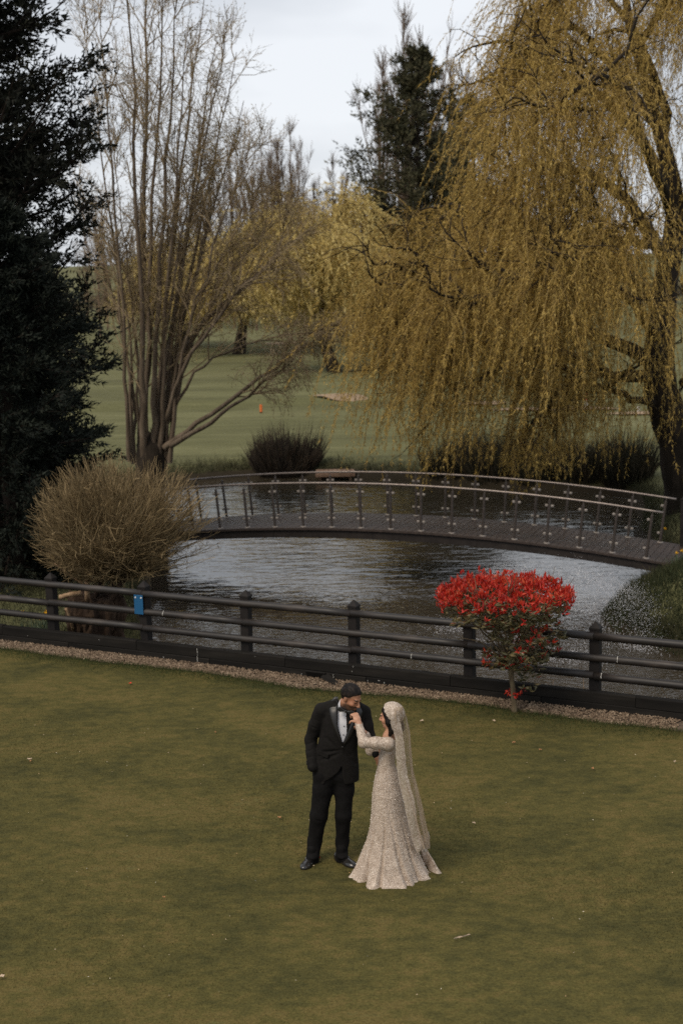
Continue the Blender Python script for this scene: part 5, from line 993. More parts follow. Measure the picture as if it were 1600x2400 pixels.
for an_, toe_ in ((anR, cz(150, 1755, .05)), (anL, cz(545, 1740, .05))):
    Fk = Field(an_ - .16, an_ + .16, .006); dk = unit((toe_ - an_) * (1, 1, 0)); Fk.chain([an_ + (0, 0, .05), an_ + (0, 0, -.02), an_ + dk * .05 + (0, 0, -.035)], [.046, .048, .044], .02); obj('sock', Fk.mesh('sock'), M_trou, groom)
# shoes
for toe, heel in ((cz(138, 1765, .035), cz(212, 1690, .04)), (cz(556, 1748, .035), cz(450, 1690, .04))):
    d = unit((toe - heel) * (1, 1, 0)); x = np.array((-d[1], d[0], 0)); Fs = Field(np.minimum(toe, heel) - (.12, .12, .05), np.maximum(toe, heel) + (.12, .12, .12), .0045); R = np.stack([x, d, np.array((0, 0, 1.0))]); hz0 = heel * (1, 1, 0); L_ = .285; m0 = hz0 - d * .05
    Fs.ell(m0 + d * .205 + (0, 0, .034), (.054, .095, .040), R, .01); Fs.ell(m0 + d * .10 + (0, 0, .050), (.047, .105, .052), R, .02); Fs.ell(m0 + d * .045 + (0, 0, .05), (.043, .055, .060), R, .02)
    
    Fs.func(lambda X, Y, Z: .008 - Z, toe - .3, toe + .3, 0, 'sub') if False else None
    sh = obj('shoe', Fs.mesh('shoe'), M_leather, groom)
    n = 28; V = []
    for zz in (0.0, .014):
        for j in range(n):
            a = 2 * math.pi * j / n; yy = math.cos(a); ww = .050 if yy > 0 else .042; V.append(m0 + d * (.14 + .148 * yy) + x * ww * math.sin(a) * (1 - .15 * max(0, yy) ** 3) + (0, 0, zz + .002))
    me = np_mesh('sole', np.array(V), [np.array([(j, (j + 1) % n, n + (j + 1) % n, n + j) for j in range(n)]), np.array([list(range(n, 2 * n)), list(range(n))[::-1]])]); fix_normals(me); obj('sole', me, M_leather, sh)
    mb = MB(); mb.box(m0 + d * .15 + (0, 0, .0785), (.07, .035, .012), R=R.T, bev=.005); mb.build('strap', M_leather, sh)
# jacket torso as stacked ellipses
rows = [(262, 425, 575, .070), (300, 330, 660, .088), (350, 285, 690, .108), (430, 285, 672, .122), (520, 280, 640, .124), (620, 258, 622, .118), (700, 246, 618, .114), (800, 230, 626, .118), (900, 210, 633, .124), (960, 214, 632, .124), (1000, 218, 628, .122)]
tz = []; tcx = []; thw = []; thd = []
for cy, xl, xr, hd in rows:
    a, b_ = cp(xl, cy), cp(xr, cy); tz.append((a[2] + b_[2]) / 2); tcx.append((a[0] + b_[0]) / 2); thw.append((b_[0] - a[0]) / 2); thd.append(hd)
tz, tcx, thw, thd = [np.array(v)[::-1] for v in (tz, tcx, thw, thd)]; tyc = np.interp(tz, [0.8, 1.15, 1.55], [.005, .012, .035])
def torso(x, y, z, shrink=0.0):
    cx_ = np.interp(z, tz, tcx); a = np.interp(z, tz, thw) - shrink; b_ = np.interp(z, tz, thd) - shrink; yc = np.interp(z, tz, tyc); px_ = np.abs((x - cx_) / a) ; py_ = np.abs((y - yc) / b_); k0 = (px_ ** 2.3 + py_ ** 2.3) ** (1 / 2.3)
    d = (k0 - 1) * np.minimum(a, b_); return np.maximum(d, np.maximum(z - tz[-1], tz[0] - z))
def front_y(X, Z, off=0.0):
    cx_ = np.interp(Z, tz, tcx); a = np.interp(Z, tz, thw); b_ = np.interp(Z, tz, thd); yc = np.interp(Z, tz, tyc); return yc - b_ * np.clip(1 - np.abs((X - cx_) / a) ** 2.3, .02, 1) ** (1 / 2.3) - off
def poly_sd(px_, pz_, poly):
    best = np.full(px_.shape, 1e9, np.float32); ins = np.zeros(px_.shape, bool); n = len(poly)
    for i in range(n):
        a, b_ = poly[i], poly[(i + 1) % n]; e = b_ - a; wx_, wz_ = px_ - a[0], pz_ - a[1]; t = np.clip((wx_ * e[0] + wz_ * e[1]) / (e @ e), 0, 1); best = np.minimum(best, (wx_ - t * e[0]) ** 2 + (wz_ - t * e[1]) ** 2)
        c_ = (a[1] > pz_) != (b_[1] > pz_); ins ^= c_ & (px_ < e[0] * (pz_ - a[1]) / (e[1] if abs(e[1]) > 1e-9 else 1e-9) + a[0])
    return np.sqrt(best) * np.where(ins, -1, 1)
def PZ(pts, dy=-.10): return np.array([cp(x, y, dy)[[0, 2]] for x, y in pts])
Vpoly = PZ([(438, 215), (436, 330), (436, 480), (482, 640), (545, 480), (590, 360), (600, 215)])
hem = PZ([(470, 850), (440, 900), (385, 945), (320, 985), (300, 1060), (520, 1060), (482, 960), (476, 860)])
Fj = Field((-.62, -.36, .80), (.74, .30, 1.66), .0064)
Fj.func(torso, (-.62, -.36, .80), (.46, .30, 1.66))
Fj.chain([cp(400, 285, .03), cp(300, 325, .03)], [.055, .062], .03); Fj.chain([cp(600, 290, .03), cp(668, 345, .04)], [.055, .062], .03)
# folds at the buttoned waist
for (x0, y0, x1, y1) in ((300, 690, 470, 665), (290, 760, 460, 690), (560, 720, 500, 670), (330, 560, 420, 640), (600, 800, 500, 690)):
    p_, q_ = cp(x0, y0, 0), cp(x1, y1, 0); p_[1] = front_y(p_[0], p_[2], .008); q_[1] = front_y(q_[0], q_[2], .008); Fj.rc(p_, q_, .010, .006, .02, 'sub')
Fj.func(lambda x, y, z: np.maximum(poly_sd(x, z, Vpoly), y - .02), (-.3, -.36, 1.1), (.3, .30, 1.66), 0.004, 'sub')
Fj.func(lambda x, y, z: np.maximum(poly_sd(x, z, hem), y - .02), (-.4, -.36, .80), (.4, .30, 1.2), 0.006, 'sub')
Fj.func(lambda x, y, z: np.maximum(torso(x, y, z, .016), np.maximum(z - 2, y - .03)), (-.62, -.36, .80), (.46, .30, .98), 0, 'sub')
# sleeves
Fj.chain([shR + (0, 0, .0), shR * .5 + elR * .5 + (-.005, 0, 0), elR, elR * .5 + wrR * .5, wrR + (.0, 0, .0)], [.070, .064, .056, .052, .050], .02, wob=(.0012, 10, 1))
Fj.chain([shL, shL * .5 + elL * .5, elL, elL * .5 + wrL * .5, wrL - unit(wrL - elL) * .0], [.070, .062, .055, .046, .040], .02, wob=(.0012, 10, 2))
for q in (.25, .5, .75, .95): m_ = shR * (1 - q) + elR * q; Fj.rc(m_ + (-.07, -.054, .02), m_ + (.03, -.074, -.025), .005, .004, .008, 'sub')
for q in (.1, .35, .6, .85): m_ = elR * (1 - q) + wrR * q; Fj.rc(m_ + (-.065, -.044, -.01), m_ + (.04, -.062, .02), .005, .004, .008, 'sub')
obj('jacket', Fj.mesh('jacket'), M_suit, groom)
# shirt with collar
Fs = Field((-.25, -.30, 1.05), (.30, .22, 1.66), .0060)
Fs.func(lambda x, y, z: np.maximum(torso(x, y, z, .014), poly_sd(x, z, Vpoly) - .03), (-.25, -.30, 1.05), (.30, .22, 1.66))
nb = hc + HR.T @ np.array((0, -.02, -.085)); Fs.rc(neck + (.0, -.01, -.03), neck * .35 + nb * .65, .072, .066, .012); Fs.rc(neck + (0, -.012, .02), nb, .060, .054, .004, 'sub')
shirt = obj('shirt', Fs.mesh('shirt'), M_shirt, groom)
def strip(name, inner, outer, off, mat, parent, n=12, thick=.005):
    I = resample(np.array([(*cp(x, y, -.1)[[0, 2]], 0) for x, y in inner]), n)[:, :2]; O = resample(np.array([(*cp(x, y, -.1)[[0, 2]], 0) for x, y in outer]), n)[:, :2]; m_ = 5; V = []
    for lay in (0, 1):
        for i in range(n):
            for j in range(m_):
                t = j / (m_ - 1); p_ = I[i] * (1 - t) + O[i] * t; V.append((p_[0], front_y(p_[0], p_[1], off + .006 * math.sin(t * math.pi) - lay * thick * 2), p_[1]))
    F = list(grid_faces(n, m_)) + [f[::-1] for f in grid_faces(n, m_, n * m_)]; k = n * m_
    for i in range(n - 1):
        for e in (0, m_ - 1): F.append((i * m_ + e, (i + 1) * m_ + e, k + (i + 1) * m_ + e, k + i * m_ + e))
    for j in range(m_ - 1):
        for e in (0, n - 1): F.append((e * m_ + j, e * m_ + j + 1, k + e * m_ + j + 1, k + e * m_ + j))
    me = np_mesh(name, np.array(V), [np.array(F)], True); fix_normals(me); return obj(name, me, mat, parent)
strip('lapel', [(440, 235), (437, 300), (437, 380), (438, 480), (458, 570), (484, 645)], [(405, 245), (352, 312), (362, 380), (388, 470), (430, 560), (478, 650)], .010, M_satin, groom)
strip('lapel', [(592, 300), (590, 370), (565, 440), (540, 500), (515, 570), (484, 645)], [(640, 300), (672, 370), (640, 440), (596, 510), (545, 590), (490, 652)], .010, M_satin, groom)
def surf(cx_, cy_, off): p_ = cp(cx_, cy_, -.1); p_[1] = front_y(p_[0], p_[2], off); return p_
def dot(name, c, r_, mat, parent):
    Fd = Field(c - r_ * 1.8, c + r_ * 1.8, r_ / 3.0); Fd.D[:] = 1; Fd.ell(c, (r_, r_ * .6, r_), None, 0); return obj(name, Fd.mesh(name, None, 0), mat, parent)
for x, y in ((515, 395), (494, 482), (488, 560)): dot('stud', surf(x, y, -.010), .006, M_satin, shirt)
dot('button', surf(481, 668, .004), .009, M_satin, groom)
for k in range(3): dot('cuff_button', elR * (.12 + .05 * k) + wrR * (.88 - .05 * k) + (-.052, -.02, 0), .006, M_satin, groom)
mb = MB(); p_ = surf(300, 742, .004); mb.box(p_, (.115, .008, .042), R=rotz(-.5) @ np.array([[math.cos(.22), 0, math.sin(.22)], [0, 1, 0], [-math.sin(.22), 0, math.cos(.22)]]), bev=.003); mb.build('pocket_flap', M_suit, groom)
bc_ = cp(512, 338, -.13); bc_[1] = min(bc_[1], front_y(bc_[0], bc_[2], .015)); Fb = Field(bc_ - (.1, .08, .08), bc_ + (.1, .08, .08), .0035); bd = unit(np.array((.85, -.25, -.22)))
for sg_ in (-1, 1): Fb.rc(bc_ + bd * sg_ * .012, bc_ + bd * sg_ * .052, .009, .026, .004)
Fb.ell(bc_ + (0, -.006, 0), (.012, .013, .014), None, .004)
Fb.D = np.maximum(Fb.D, (np.abs(np.meshgrid(*Fb.ax, indexing='ij')[1] - bc_[1] - (np.meshgrid(*Fb.ax, indexing='ij')[0] - bc_[0]) * (-.25 / .85)) - .014).astype(np.float32))
obj('bow_tie', Fb.mesh('bow_tie'), M_satin, groom)

# ---------------------------------------------------------------- bride
BO = on(680 + 905 / 3.92, 1580 + 1850 / 3.92, 0.0); DB = BO[1] - GY; bo = BO - GO
bride = thing('person', 'woman in a beaded champagne gown and long veil offering her hand', 'person', tuple(BO), group='the couple on the lawn')
def bp(cx, cy, dy=0.0): return cp(cx, cy, DB + dy) - bo
def bz0(cx, cy, z=0.0): return cz(cx, cy, z) - bo
bhc = bp(922, 385, 0.02); BR = frame((-.88, .42, -.12), (-.02, 0, 1))
bneck = bp(905, 575, .02); bsh = bp(900, 640, -.10); bel = bp(672, 632, -.10); bwr = bp(628, 452, .04); fsh = bp(880, 640, .16); fel = bp(740, 700, .22); fwr = bp(700, 560, .22)
Fb2 = Field((-.50, -.34, -.02), (.30, .40, 1.75), .0066)
head(Fb2, bhc, BR, True); Fb2.rc(bhc + BR.T @ np.array((0, -.02, -.07)), bneck, .045, .05, .02)
Fb2.chain([bneck, bp(890, 690, .03), bp(882, 830, .02), bp(892, 1000, .02)], [.05, .07, .06, .07], .03); Fb2.chain([bsh, bel, bwr], [.036, .030, .023]); Fb2.chain([fsh, fel, fwr], [.04, .034, .024]); Fb2.rc(bsh, fsh, .04, .04, .03)
for sx in (-.055, .05): Fb2.chain([np.array((sx, .02, .85)), np.array((sx, .02, .45)), np.array((sx, .0, .08)), np.array((sx - .06, .03, .035))], [.06, .045, .032, .03], .02)
hd = bp(606, 370, .06) - bwr; hand(Fb2, bwr + hd * .05, unit(hd + np.array((-.02, .03, .02))), np.array((.45, -.85, .3)), np.array((-.9, -.2, .2)), 1.15, .94)
hand(Fb2, fwr, np.array((-.6, .3, .6)), np.array((0, .5, .5)), np.array((0, 0, 1)), .4, .9)
obj('body', Fb2.mesh('body', skin_attr(bhc, BR, (.46, .245, .155), True)), M_skin, bride)
# hair
Fh = Field(bhc - (.2, .2, .34), bhc + .2, .0050)
def bh_fn(x, y, z):
    q = [sum(((x, y, z)[j] - bhc[j]) * BR[i][j] for j in range(3)) for i in range(3)]; e = (.079, .102, .094); k0 = np.sqrt((q[0] / e[0]) ** 2 + ((q[1] + .016) / e[1]) ** 2 + ((q[2] - .026) / e[2]) ** 2)
    hl = np.interp(q[1], [-.12, -.03, .0, .03, .055, .085], [-.2, -.2, -.05, .0, .045, .072]).astype(np.float32); return np.maximum((k0 - 1) * .08, hl - q[2])
Fh.func(bh_fn, bhc - .19, bhc + .19); W_ = lambda x, y, z: bhc + BR.T @ np.array((x, y, z))
Fh.chain([W_(-.062, .008, .03), W_(-.072, -.008, -.04), W_(-.066, -.028, -.11), bp(914, 560, -.06)], [.026, .030, .029, .016], .02); Fh.chain([W_(.04, -.05, -.02), W_(.03, -.06, -.12), bp(930, 590, .06)], [.045, .04, .03], .02)
obj('hair', Fh.mesh('hair'), M_hair, bride)

def bead_mat(name, c0, c1, c2, vs=190.0, ring=9.0, bump=.003):
    mt = bpy.data.materials.new(name); mt.use_nodes = True; nt = mt.node_tree; b = nt.nodes['Principled BSDF']; ln = nt.links.new; b.inputs['Roughness'].default_value = .45; b.inputs['Specular IOR Level'].default_value = .55
    tcn = nd(nt, 'ShaderNodeTexCoord'); v = nd(nt, 'ShaderNodeTexVoronoi', Scale=vs); ln(tcn.outputs['Object'], v.inputs[0])
    v2 = nd(nt, 'ShaderNodeTexVoronoi', Scale=ring); ln(tcn.outputs['Object'], v2.inputs[0]); w_ = nd(nt, 'ShaderNodeMath', operation='SINE'); m1 = nd(nt, 'ShaderNodeMath', operation='MULTIPLY'); m1.inputs[1].default_value = 70; ln(v2.outputs['Distance'], m1.inputs[0]); ln(m1.outputs[0], w_.inputs[0])
    s_ = nd(nt, 'ShaderNodeSeparateColor'); ln(v.outputs['Color'], s_.inputs[0]); n1 = nd(nt, 'ShaderNodeTexNoise', Scale=14, Detail=4); ln(tcn.outputs['Object'], n1.inputs[0])
    a = nd(nt, 'ShaderNodeMath', operation='MULTIPLY_ADD'); a.inputs[1].default_value = .07; a.inputs[2].default_value = 0; ln(w_.outputs[0], a.inputs[0])
    a2 = nd(nt, 'ShaderNodeMath', operation='MULTIPLY_ADD'); a2.inputs[1].default_value = .55; ln(s_.outputs[0], a2.inputs[0]); ln(a.outputs[0], a2.inputs[2])
    a3 = nd(nt, 'ShaderNodeMath', operation='MULTIPLY_ADD'); a3.inputs[1].default_value = .5; ln(n1.outputs[0], a3.inputs[0]); ln(a2.outputs[0], a3.inputs[2])
    cr = ramp(nt, [(.18, c0), (.50, c1), (.80, c2), (.93, (min(1, c2[0] * 1.35), min(1, c2[1] * 1.4), min(1, c2[2] * 1.45)))]); ln(a3.outputs[0], cr.inputs[0]); ln(cr.outputs[0], b.inputs['Base Color'])
    bm_ = nd(nt, 'ShaderNodeBump', Strength=.9, Distance=bump); ln(a3.outputs[0], bm_.inputs['Height']); ln(bm_.outputs[0], b.inputs['Normal'])
    return mt
M_gown = bead_mat('beaded_gown', (.22, .160, .115), (.42, .330, .255), (.60, .505, .42))
M_gown2 = bead_mat('beaded_border', (.25, .19, .14), (.40, .32, .25), (.60, .52, .44), 150, 14, .002)
M_lace = M_gown2.copy(); M_lace.name = 'beaded_lace'; nt = M_lace.node_tree; ms_ = nd(nt, 'ShaderNodeMixShader'); ms_.inputs[0].default_value = .72; nt.links.new(nd(nt, 'ShaderNodeBsdfTransparent').outputs[0], ms_.inputs[1]); nt.links.new(nt.nodes['Principled BSDF'].outputs[0], ms_.inputs[2]); nt.links.new(ms_.outputs[0], nt.nodes['Material Output'].inputs[0])
M_lining = pm('champagne_satin', [(0.3, (0.36, 0.24, 0.16)), (0.7, (0.50, 0.36, 0.26))], 6, rough=.5, spec=.4)
# bodice with fitted sleeves
Fd = Field((-.46, -.34, .86), (.30, .36, 1.46), .0060)
brow = [(612, 845, 958, .075), (640, 840, 972, .105), (700, 822, 972, .118), (770, 812, 965, .108), (830, 806, 962, .104), (900, 792, 985, .115), (980, 775, 1008, .13)]
bzv = np.array([bp(800, r_[0])[2] for r_ in brow])[::-1]; bcx = np.array([(bp(r_[1], r_[0])[0] + bp(r_[2], r_[0])[0]) / 2 for r_ in brow])[::-1]; bhw = np.array([(bp(r_[2], r_[0])[0] - bp(r_[1], r_[0])[0]) / 2 for r_ in brow])[::-1]; bhd = np.array([r_[3] for r_ in brow])[::-1]
def bod(x, y, z):
    a = np.interp(z, bzv, bhw); b_ = np.interp(z, bzv, bhd); k0 = np.sqrt(((x - np.interp(z, bzv, bcx)) / a) ** 2 + ((y - .02) / b_) ** 2); return np.maximum((k0 - 1) * np.minimum(a, b_), np.maximum(z - bzv[-1], bzv[0] - z))
Fd.func(bod, (-.46, -.34, .86), (.30, .36, 1.46)); Fd.chain([bsh, bsh * .5 + bel * .5 + (0, 0, .004), bel, bwr], [.057, .053, .045, .034], .025, wob=(.002, 16, 0)); Fd.chain([fsh, fel, fwr], [.057, .046, .034], .025); Fd.rc(bsh, fsh, .052, .052, .03)
Fd.rc(bneck + (0, 0, .0), bneck + (0, 0, .12), .075, .085, .01, 'sub')
obj('bodice', Fd.mesh('bodice'), M_gown, bride)
# skirt: lofted, with deep folds towards the hem
sk = [(880, 798, 975), (950, 782, 998), (1030, 766, 1015), (1120, 755, 1030), (1250, 748, 1052), (1400, 735, 1092), (1500, 712, 1125), (1600, 675, 1155), (1700, 635, 1195), (1800, 600, 1238), (1850, 590, 1252)]
skz = np.array([bp(900, r_[0], 0)[2] for r_ in sk]); skc = np.array([(bp(r_[1], r_[0])[0] + bp(r_[2], r_[0])[0]) / 2 for r_ in sk]); skw = np.array([(bp(r_[2], r_[0])[0] - bp(r_[1], r_[0])[0]) / 2 for r_ in sk]); o_ = np.argsort(skz); skz, skc, skw = skz[o_], skc[o_], skw[o_]
nz_, na = 90, 260; zs = np.concatenate([np.linspace(1.0, .06, nz_ - 12), np.linspace(.052, .006, 12)]); th = np.arange(na) * 2 * math.pi / na; r = np.random.default_rng(5)
TH, ZZ = np.meshgrid(th, zs); tt = np.clip(1 - ZZ / 1.0, 0, 1)
cxv = np.interp(ZZ, skz, skc); rw = np.interp(ZZ, skz, skw); rd = np.interp(ZZ, [0, .12, .35, .6, .8, 1.0], [.315, .275, .215, .175, .155, .115])
amp = .17 * np.clip((tt - .18) / .82, 0, 1) ** 1.0
fold = np.zeros_like(TH)
for m_, ph, wt in ((4, .4, .22), (7, 2.2, .12)): fold += wt * (1 - 2 * np.abs(np.sin(.5 * (m_ * TH + ph + .7 * np.sin(tt * 2.2 + m_)))) ** .8)
for a0, dr, wd_, dp, t0_ in ((196, -6, .07, 1.3, .45), (222, -12, .06, 1.5, .30), (252, 0, .05, 1.6, .22), (296, -24, .07, 1.9, .15), (322, -10, .06, 1.5, .3), (345, 0, .07, 1.2, .3), (20, 0, .08, 1.2, .3), (60, 0, .09, 1.3, .3), (100, 0, .08, 1.2, .3), (145, 0, .08, 1.2, .3)):
    dth = np.angle(np.exp(1j * (TH - np.radians(a0 + dr * (1 - tt) * 1.5)))); fold -= dp * np.exp(-(dth / (wd_ * (1.6 - .6 * tt))) ** 2) * np.clip((tt - t0_) / .25, 0, 1); fold += .45 * dp * np.exp(-(dth / (wd_ * 3.2)) ** 2) * np.clip((tt - t0_) / .25, 0, 1)
# hem corners: azimuth measured from +x, camera side is -y
def lobe(a0, wdt): d = np.angle(np.exp(1j * (TH - a0))); return np.exp(-(d / wdt) ** 2)
low_ = np.clip((tt - .72) / .28, 0, 1) ** 2
corner = .20 * lobe(math.radians(193), .16) + .10 * lobe(math.radians(212), .08) + .26 * lobe(math.radians(242), .20) - .10 * lobe(math.radians(225), .10) + .12 * lobe(math.radians(285), .3) + .12 * lobe(math.radians(338), .14) - .08 * lobe(math.radians(312), .1)
q = 1 + amp * fold * .62 + low_ * corner + np.clip((.05 - ZZ) / .05, 0, 1) * .05
yc = .02 * (1 - tt) + .0 * tt
SX = cxv + rw * q * np.cos(TH); SY = yc + rd * q * np.sin(TH); SZ = ZZ + .010 * low_ * np.sin(TH * 11 + 1) * np.clip(ZZ / .02, .2, 1)
V = np.stack([SX, SY, np.maximum(SZ, .004)], -1).reshape(-1, 3); i_ = np.arange(nz_ - 1)[:, None] * na; j_ = np.arange(na)[None]; F = np.stack([i_ + j_, i_ + na + j_, i_ + na + (j_ + 1) % na, i_ + (j_ + 1) % na], -1).reshape(-1, 4)
obj('skirt', np_mesh('skirt', V, [F], True), M_gown, bride)
def sheet(name, G_, mat, parent, thick=.003, smooth=True):
    n, m_, _ = G_.shape; du = np.gradient(G_, axis=1); dv = np.gradient(G_, axis=0); nn = unit(np.cross(du, dv)); A = G_.reshape(-1, 3); B = (G_ + nn * thick).reshape(-1, 3); k = n * m_; F = [grid_faces(n, m_), grid_faces(n, m_, k)[:, ::-1]]; rim = []
    ring = [(0, j) for j in range(m_)] + [(i, m_ - 1) for i in range(1, n)] + [(n - 1, j) for j in range(m_ - 2, -1, -1)] + [(i, 0) for i in range(n - 2, 0, -1)]
    rid = np.array([a * m_ + b_ for a, b_ in ring]); nx_ = np.roll(rid, -1); F.append(np.stack([nx_, rid, rid + k, nx_ + k], 1))
    return obj(name, np_mesh(name, np.concatenate([A, B]), [np.concatenate(F)], smooth), mat, parent)
# train end: satin tail curling over on the grass
def grid_between(Lp, Rp, n, m_):
    A = resample(np.array(Lp), n); B = resample(np.array(Rp), n); t = np.linspace(0, 1, m_)[None, :, None]; return A[:, None] * (1 - t) + B[:, None] * t
Lp = [bp(1165, 1480, .06), bp(1185, 1600, .05), bz0(1200, 1720, .06), bz0(1235, 1800, .02), bz0(1330, 1856, .012)]; Rp = [bp(1215, 1480, .14), bp(1232, 1600, .16), bz0(1290, 1690, .10), bz0(1335, 1740, .10), bz0(1396, 1832, .02)]
G_ = grid_between(Lp, Rp, 30, 14); u_ = np.linspace(0, 1, 14)[None]; v_ = np.linspace(0, 1, 30)[:, None]; G_[..., 2] += .085 * np.sin(u_ * 7.5 + v_ * 3) * np.sin(v_ * math.pi) * .7 + .03 * np.sin(v_ * 9) * u_ * (1 - v_); G_[..., 2] = np.maximum(G_[..., 2], .006)
sheet('train', G_, M_gown, bride, .004)
# veil
def veil_mat():
    mt = bpy.data.materials.new('sheer_veil'); mt.use_nodes = True; nt = mt.node_tree; b = nt.nodes['Principled BSDF']; ln = nt.links.new; b.inputs['Roughness'].default_value = .6
    tcn = nd(nt, 'ShaderNodeTexCoord'); mp = nd(nt, 'ShaderNodeMapping'); mp.inputs['Scale'].default_value = (1, 1, .06); ln(tcn.outputs['Object'], mp.inputs[0]); n1 = nd(nt, 'ShaderNodeTexNoise', Scale=60, Detail=3); ln(mp.outputs[0], n1.inputs[0])
    cr = ramp(nt, [(.3, (.40, .30, .20)), (.7, (.60, .48, .36))]); ln(n1.outputs[0], cr.inputs[0]); ln(cr.outputs[0], b.inputs['Base Color'])
    tr = nd(nt, 'ShaderNodeBsdfTransparent'); tl = nd(nt, 'ShaderNodeBsdfTranslucent'); ln(cr.outputs[0], tl.inputs[0]); m1 = nd(nt, 'ShaderNodeMixShader'); m1.inputs[0].default_value = .4; ln(b.outputs[0], m1.inputs[1]); ln(tl.outputs[0], m1.inputs[2])
    a = nd(nt, 'ShaderNodeMapRange'); a.inputs[1].default_value = .3; a.inputs[2].default_value = .7; a.inputs[3].default_value = .34; a.inputs[4].default_value = .62; ln(n1.outputs[0], a.inputs[0]); m2 = nd(nt, 'ShaderNodeMixShader'); ln(a.outputs[0], m2.inputs[0]); ln(tr.outputs[0], m2.inputs[1]); ln(m1.outputs[0], m2.inputs[2]); ln(m2.outputs[0], nt.nodes['Material Output'].inputs[0])
    return mt
M_veil = veil_mat()
vl = [(962, 300, -.105), (955, 380, -.125), (962, 470, -.12), (985, 580, -.13), (1000, 720, -.14), (1005, 860, -.14), (1040, 1020, -.16), (1085, 1180, -.18), (1125, 1350, -.20), (1172, 1530, -.20), (1190, 1600, -.20)]
vr = [(1025, 292, .02), (1068, 400, .06), (1098, 520, .07), (1108, 640, .08), (1114, 760, .08), (1132, 900, .08), (1165, 1040, .08), (1200, 1210, .08), (1232, 1380, .08), (1252, 1500, .08), (1252, 1590, .08)]
nv, nu = 70, 60; G_ = grid_between([bp(*p_) for p_ in vl], [bp(*p_) for p_ in vr], nv, nu); u_ = np.linspace(0, 1, nu)[None]; v_ = np.linspace(0, 1, nv)[:, None]
nrm = unit(np.array((.75, -.65, .1))); pleat = .016 * np.sin(u_ * 30 + 1.2 * np.sin(v_ * 3)) * (.5 + .7 * v_) + .035 * np.sin(u_ * 11 + v_ * 1.5) * v_ + .03 * np.sin(u_ * math.pi)
G_ = G_ + nrm * pleat[..., None]
obj('veil', np_mesh('veil', G_.reshape(-1, 3), [grid_faces(nv, nu)], True), M_veil, bride)
# beaded border of the veil: wide scalloped band down the open edge and round the hem
bl = [(922, 345, -.09), (912, 400, -.112), (918, 470, -.12), (945, 560, -.12), (962, 700, -.15), (968, 860, -.16), (985, 980, -.17), (1030, 1150, -.19), (1065, 1350, -.21), (1115, 1530, -.21), (1150, 1640, -.21)]
br_ = [(985, 330, -.09), (990, 400, -.10), (1000, 470, -.105), (1024, 570, -.125), (1042, 720, -.135), (1052, 860, -.135), (1088, 1010, -.155), (1128, 1180, -.175), (1150, 1350, -.19), (1185, 1510, -.19), (1200, 1600, -.19)]
n, m_ = 90, 16; G_ = grid_between([bp(*p_) for p_ in bl], [bp(*p_) for p_ in br_], n, m_); u_ = np.linspace(0, 1, m_)[None]; v_ = np.linspace(0, 1, n)[:, None]
G_ = G_ + nrm * (.014 + .004 * np.sin(v_ * 26 + u_ * 2) + .008 * np.sin(u_ * math.pi))[..., None]; G_[:, :, 0] += -.005 * np.abs(np.sin(v_ * 48)) * (1 - u_) + .003 * np.abs(np.sin(v_ * 40)) * u_
veil_b = obj('veil_border', np_mesh('veil_border', G_.reshape(-1, 3), [grid_faces(n, m_)], True), M_lace, bride)
hl_ = [bp(1178, 1560, -.19), bp(1215, 1545, -.06), bp(1240, 1500, .04), bp(1248, 1440, .08)]; hr_ = [bp(1192, 1625, -.20), bp(1225, 1625, -.07), bp(1254, 1590, .05), bp(1262, 1500, .09)]
G_ = grid_between(hl_, hr_, 30, 10); v_ = np.linspace(0, 1, 30)[:, None]; u_ = np.linspace(0, 1, 10)[None]; G_ = G_ + nrm * (.016 + .012 * np.sin(v_ * 20))[..., None]; G_[..., 2] += -.008 * np.abs(np.sin(v_ * 22)) * u_
sheet('veil_hem', G_, M_gown2, bride, .004)
# beaded cap over the back of the head
Fc = Field(bhc - .2, bhc + .2, .0045)
def cap_fn(x, y, z):
    q = [sum(((x, y, z)[j] - bhc[j]) * BR[i][j] for j in range(3)) for i in range(3)]; e = (.090, .114, .106); k0 = np.sqrt((q[0] / e[0]) ** 2 + ((q[1] + .022) / e[1]) ** 2 + ((q[2] - .026) / e[2]) ** 2)
    edge = q[1] * .80 - (q[2] - .03) * .38 - .002 + .004 * np.sin(np.arctan2(q[0], q[2]) * 16); bead = .0022 * np.sin(q[0] * 330) * np.sin(q[1] * 330) * np.sin(q[2] * 330) * 2
    return np.maximum(np.maximum((k0 - 1) * .09 - bead, -(k0 - .90) * .09), np.maximum(edge, -.075 - q[2]))
Fc.func(cap_fn, bhc - .19, bhc + .19); obj('headpiece', Fc.mesh('headpiece'), M_gown2, bride)
dot('earring', W_(-.075, .0, -.055), .008, M_gown2, bride)
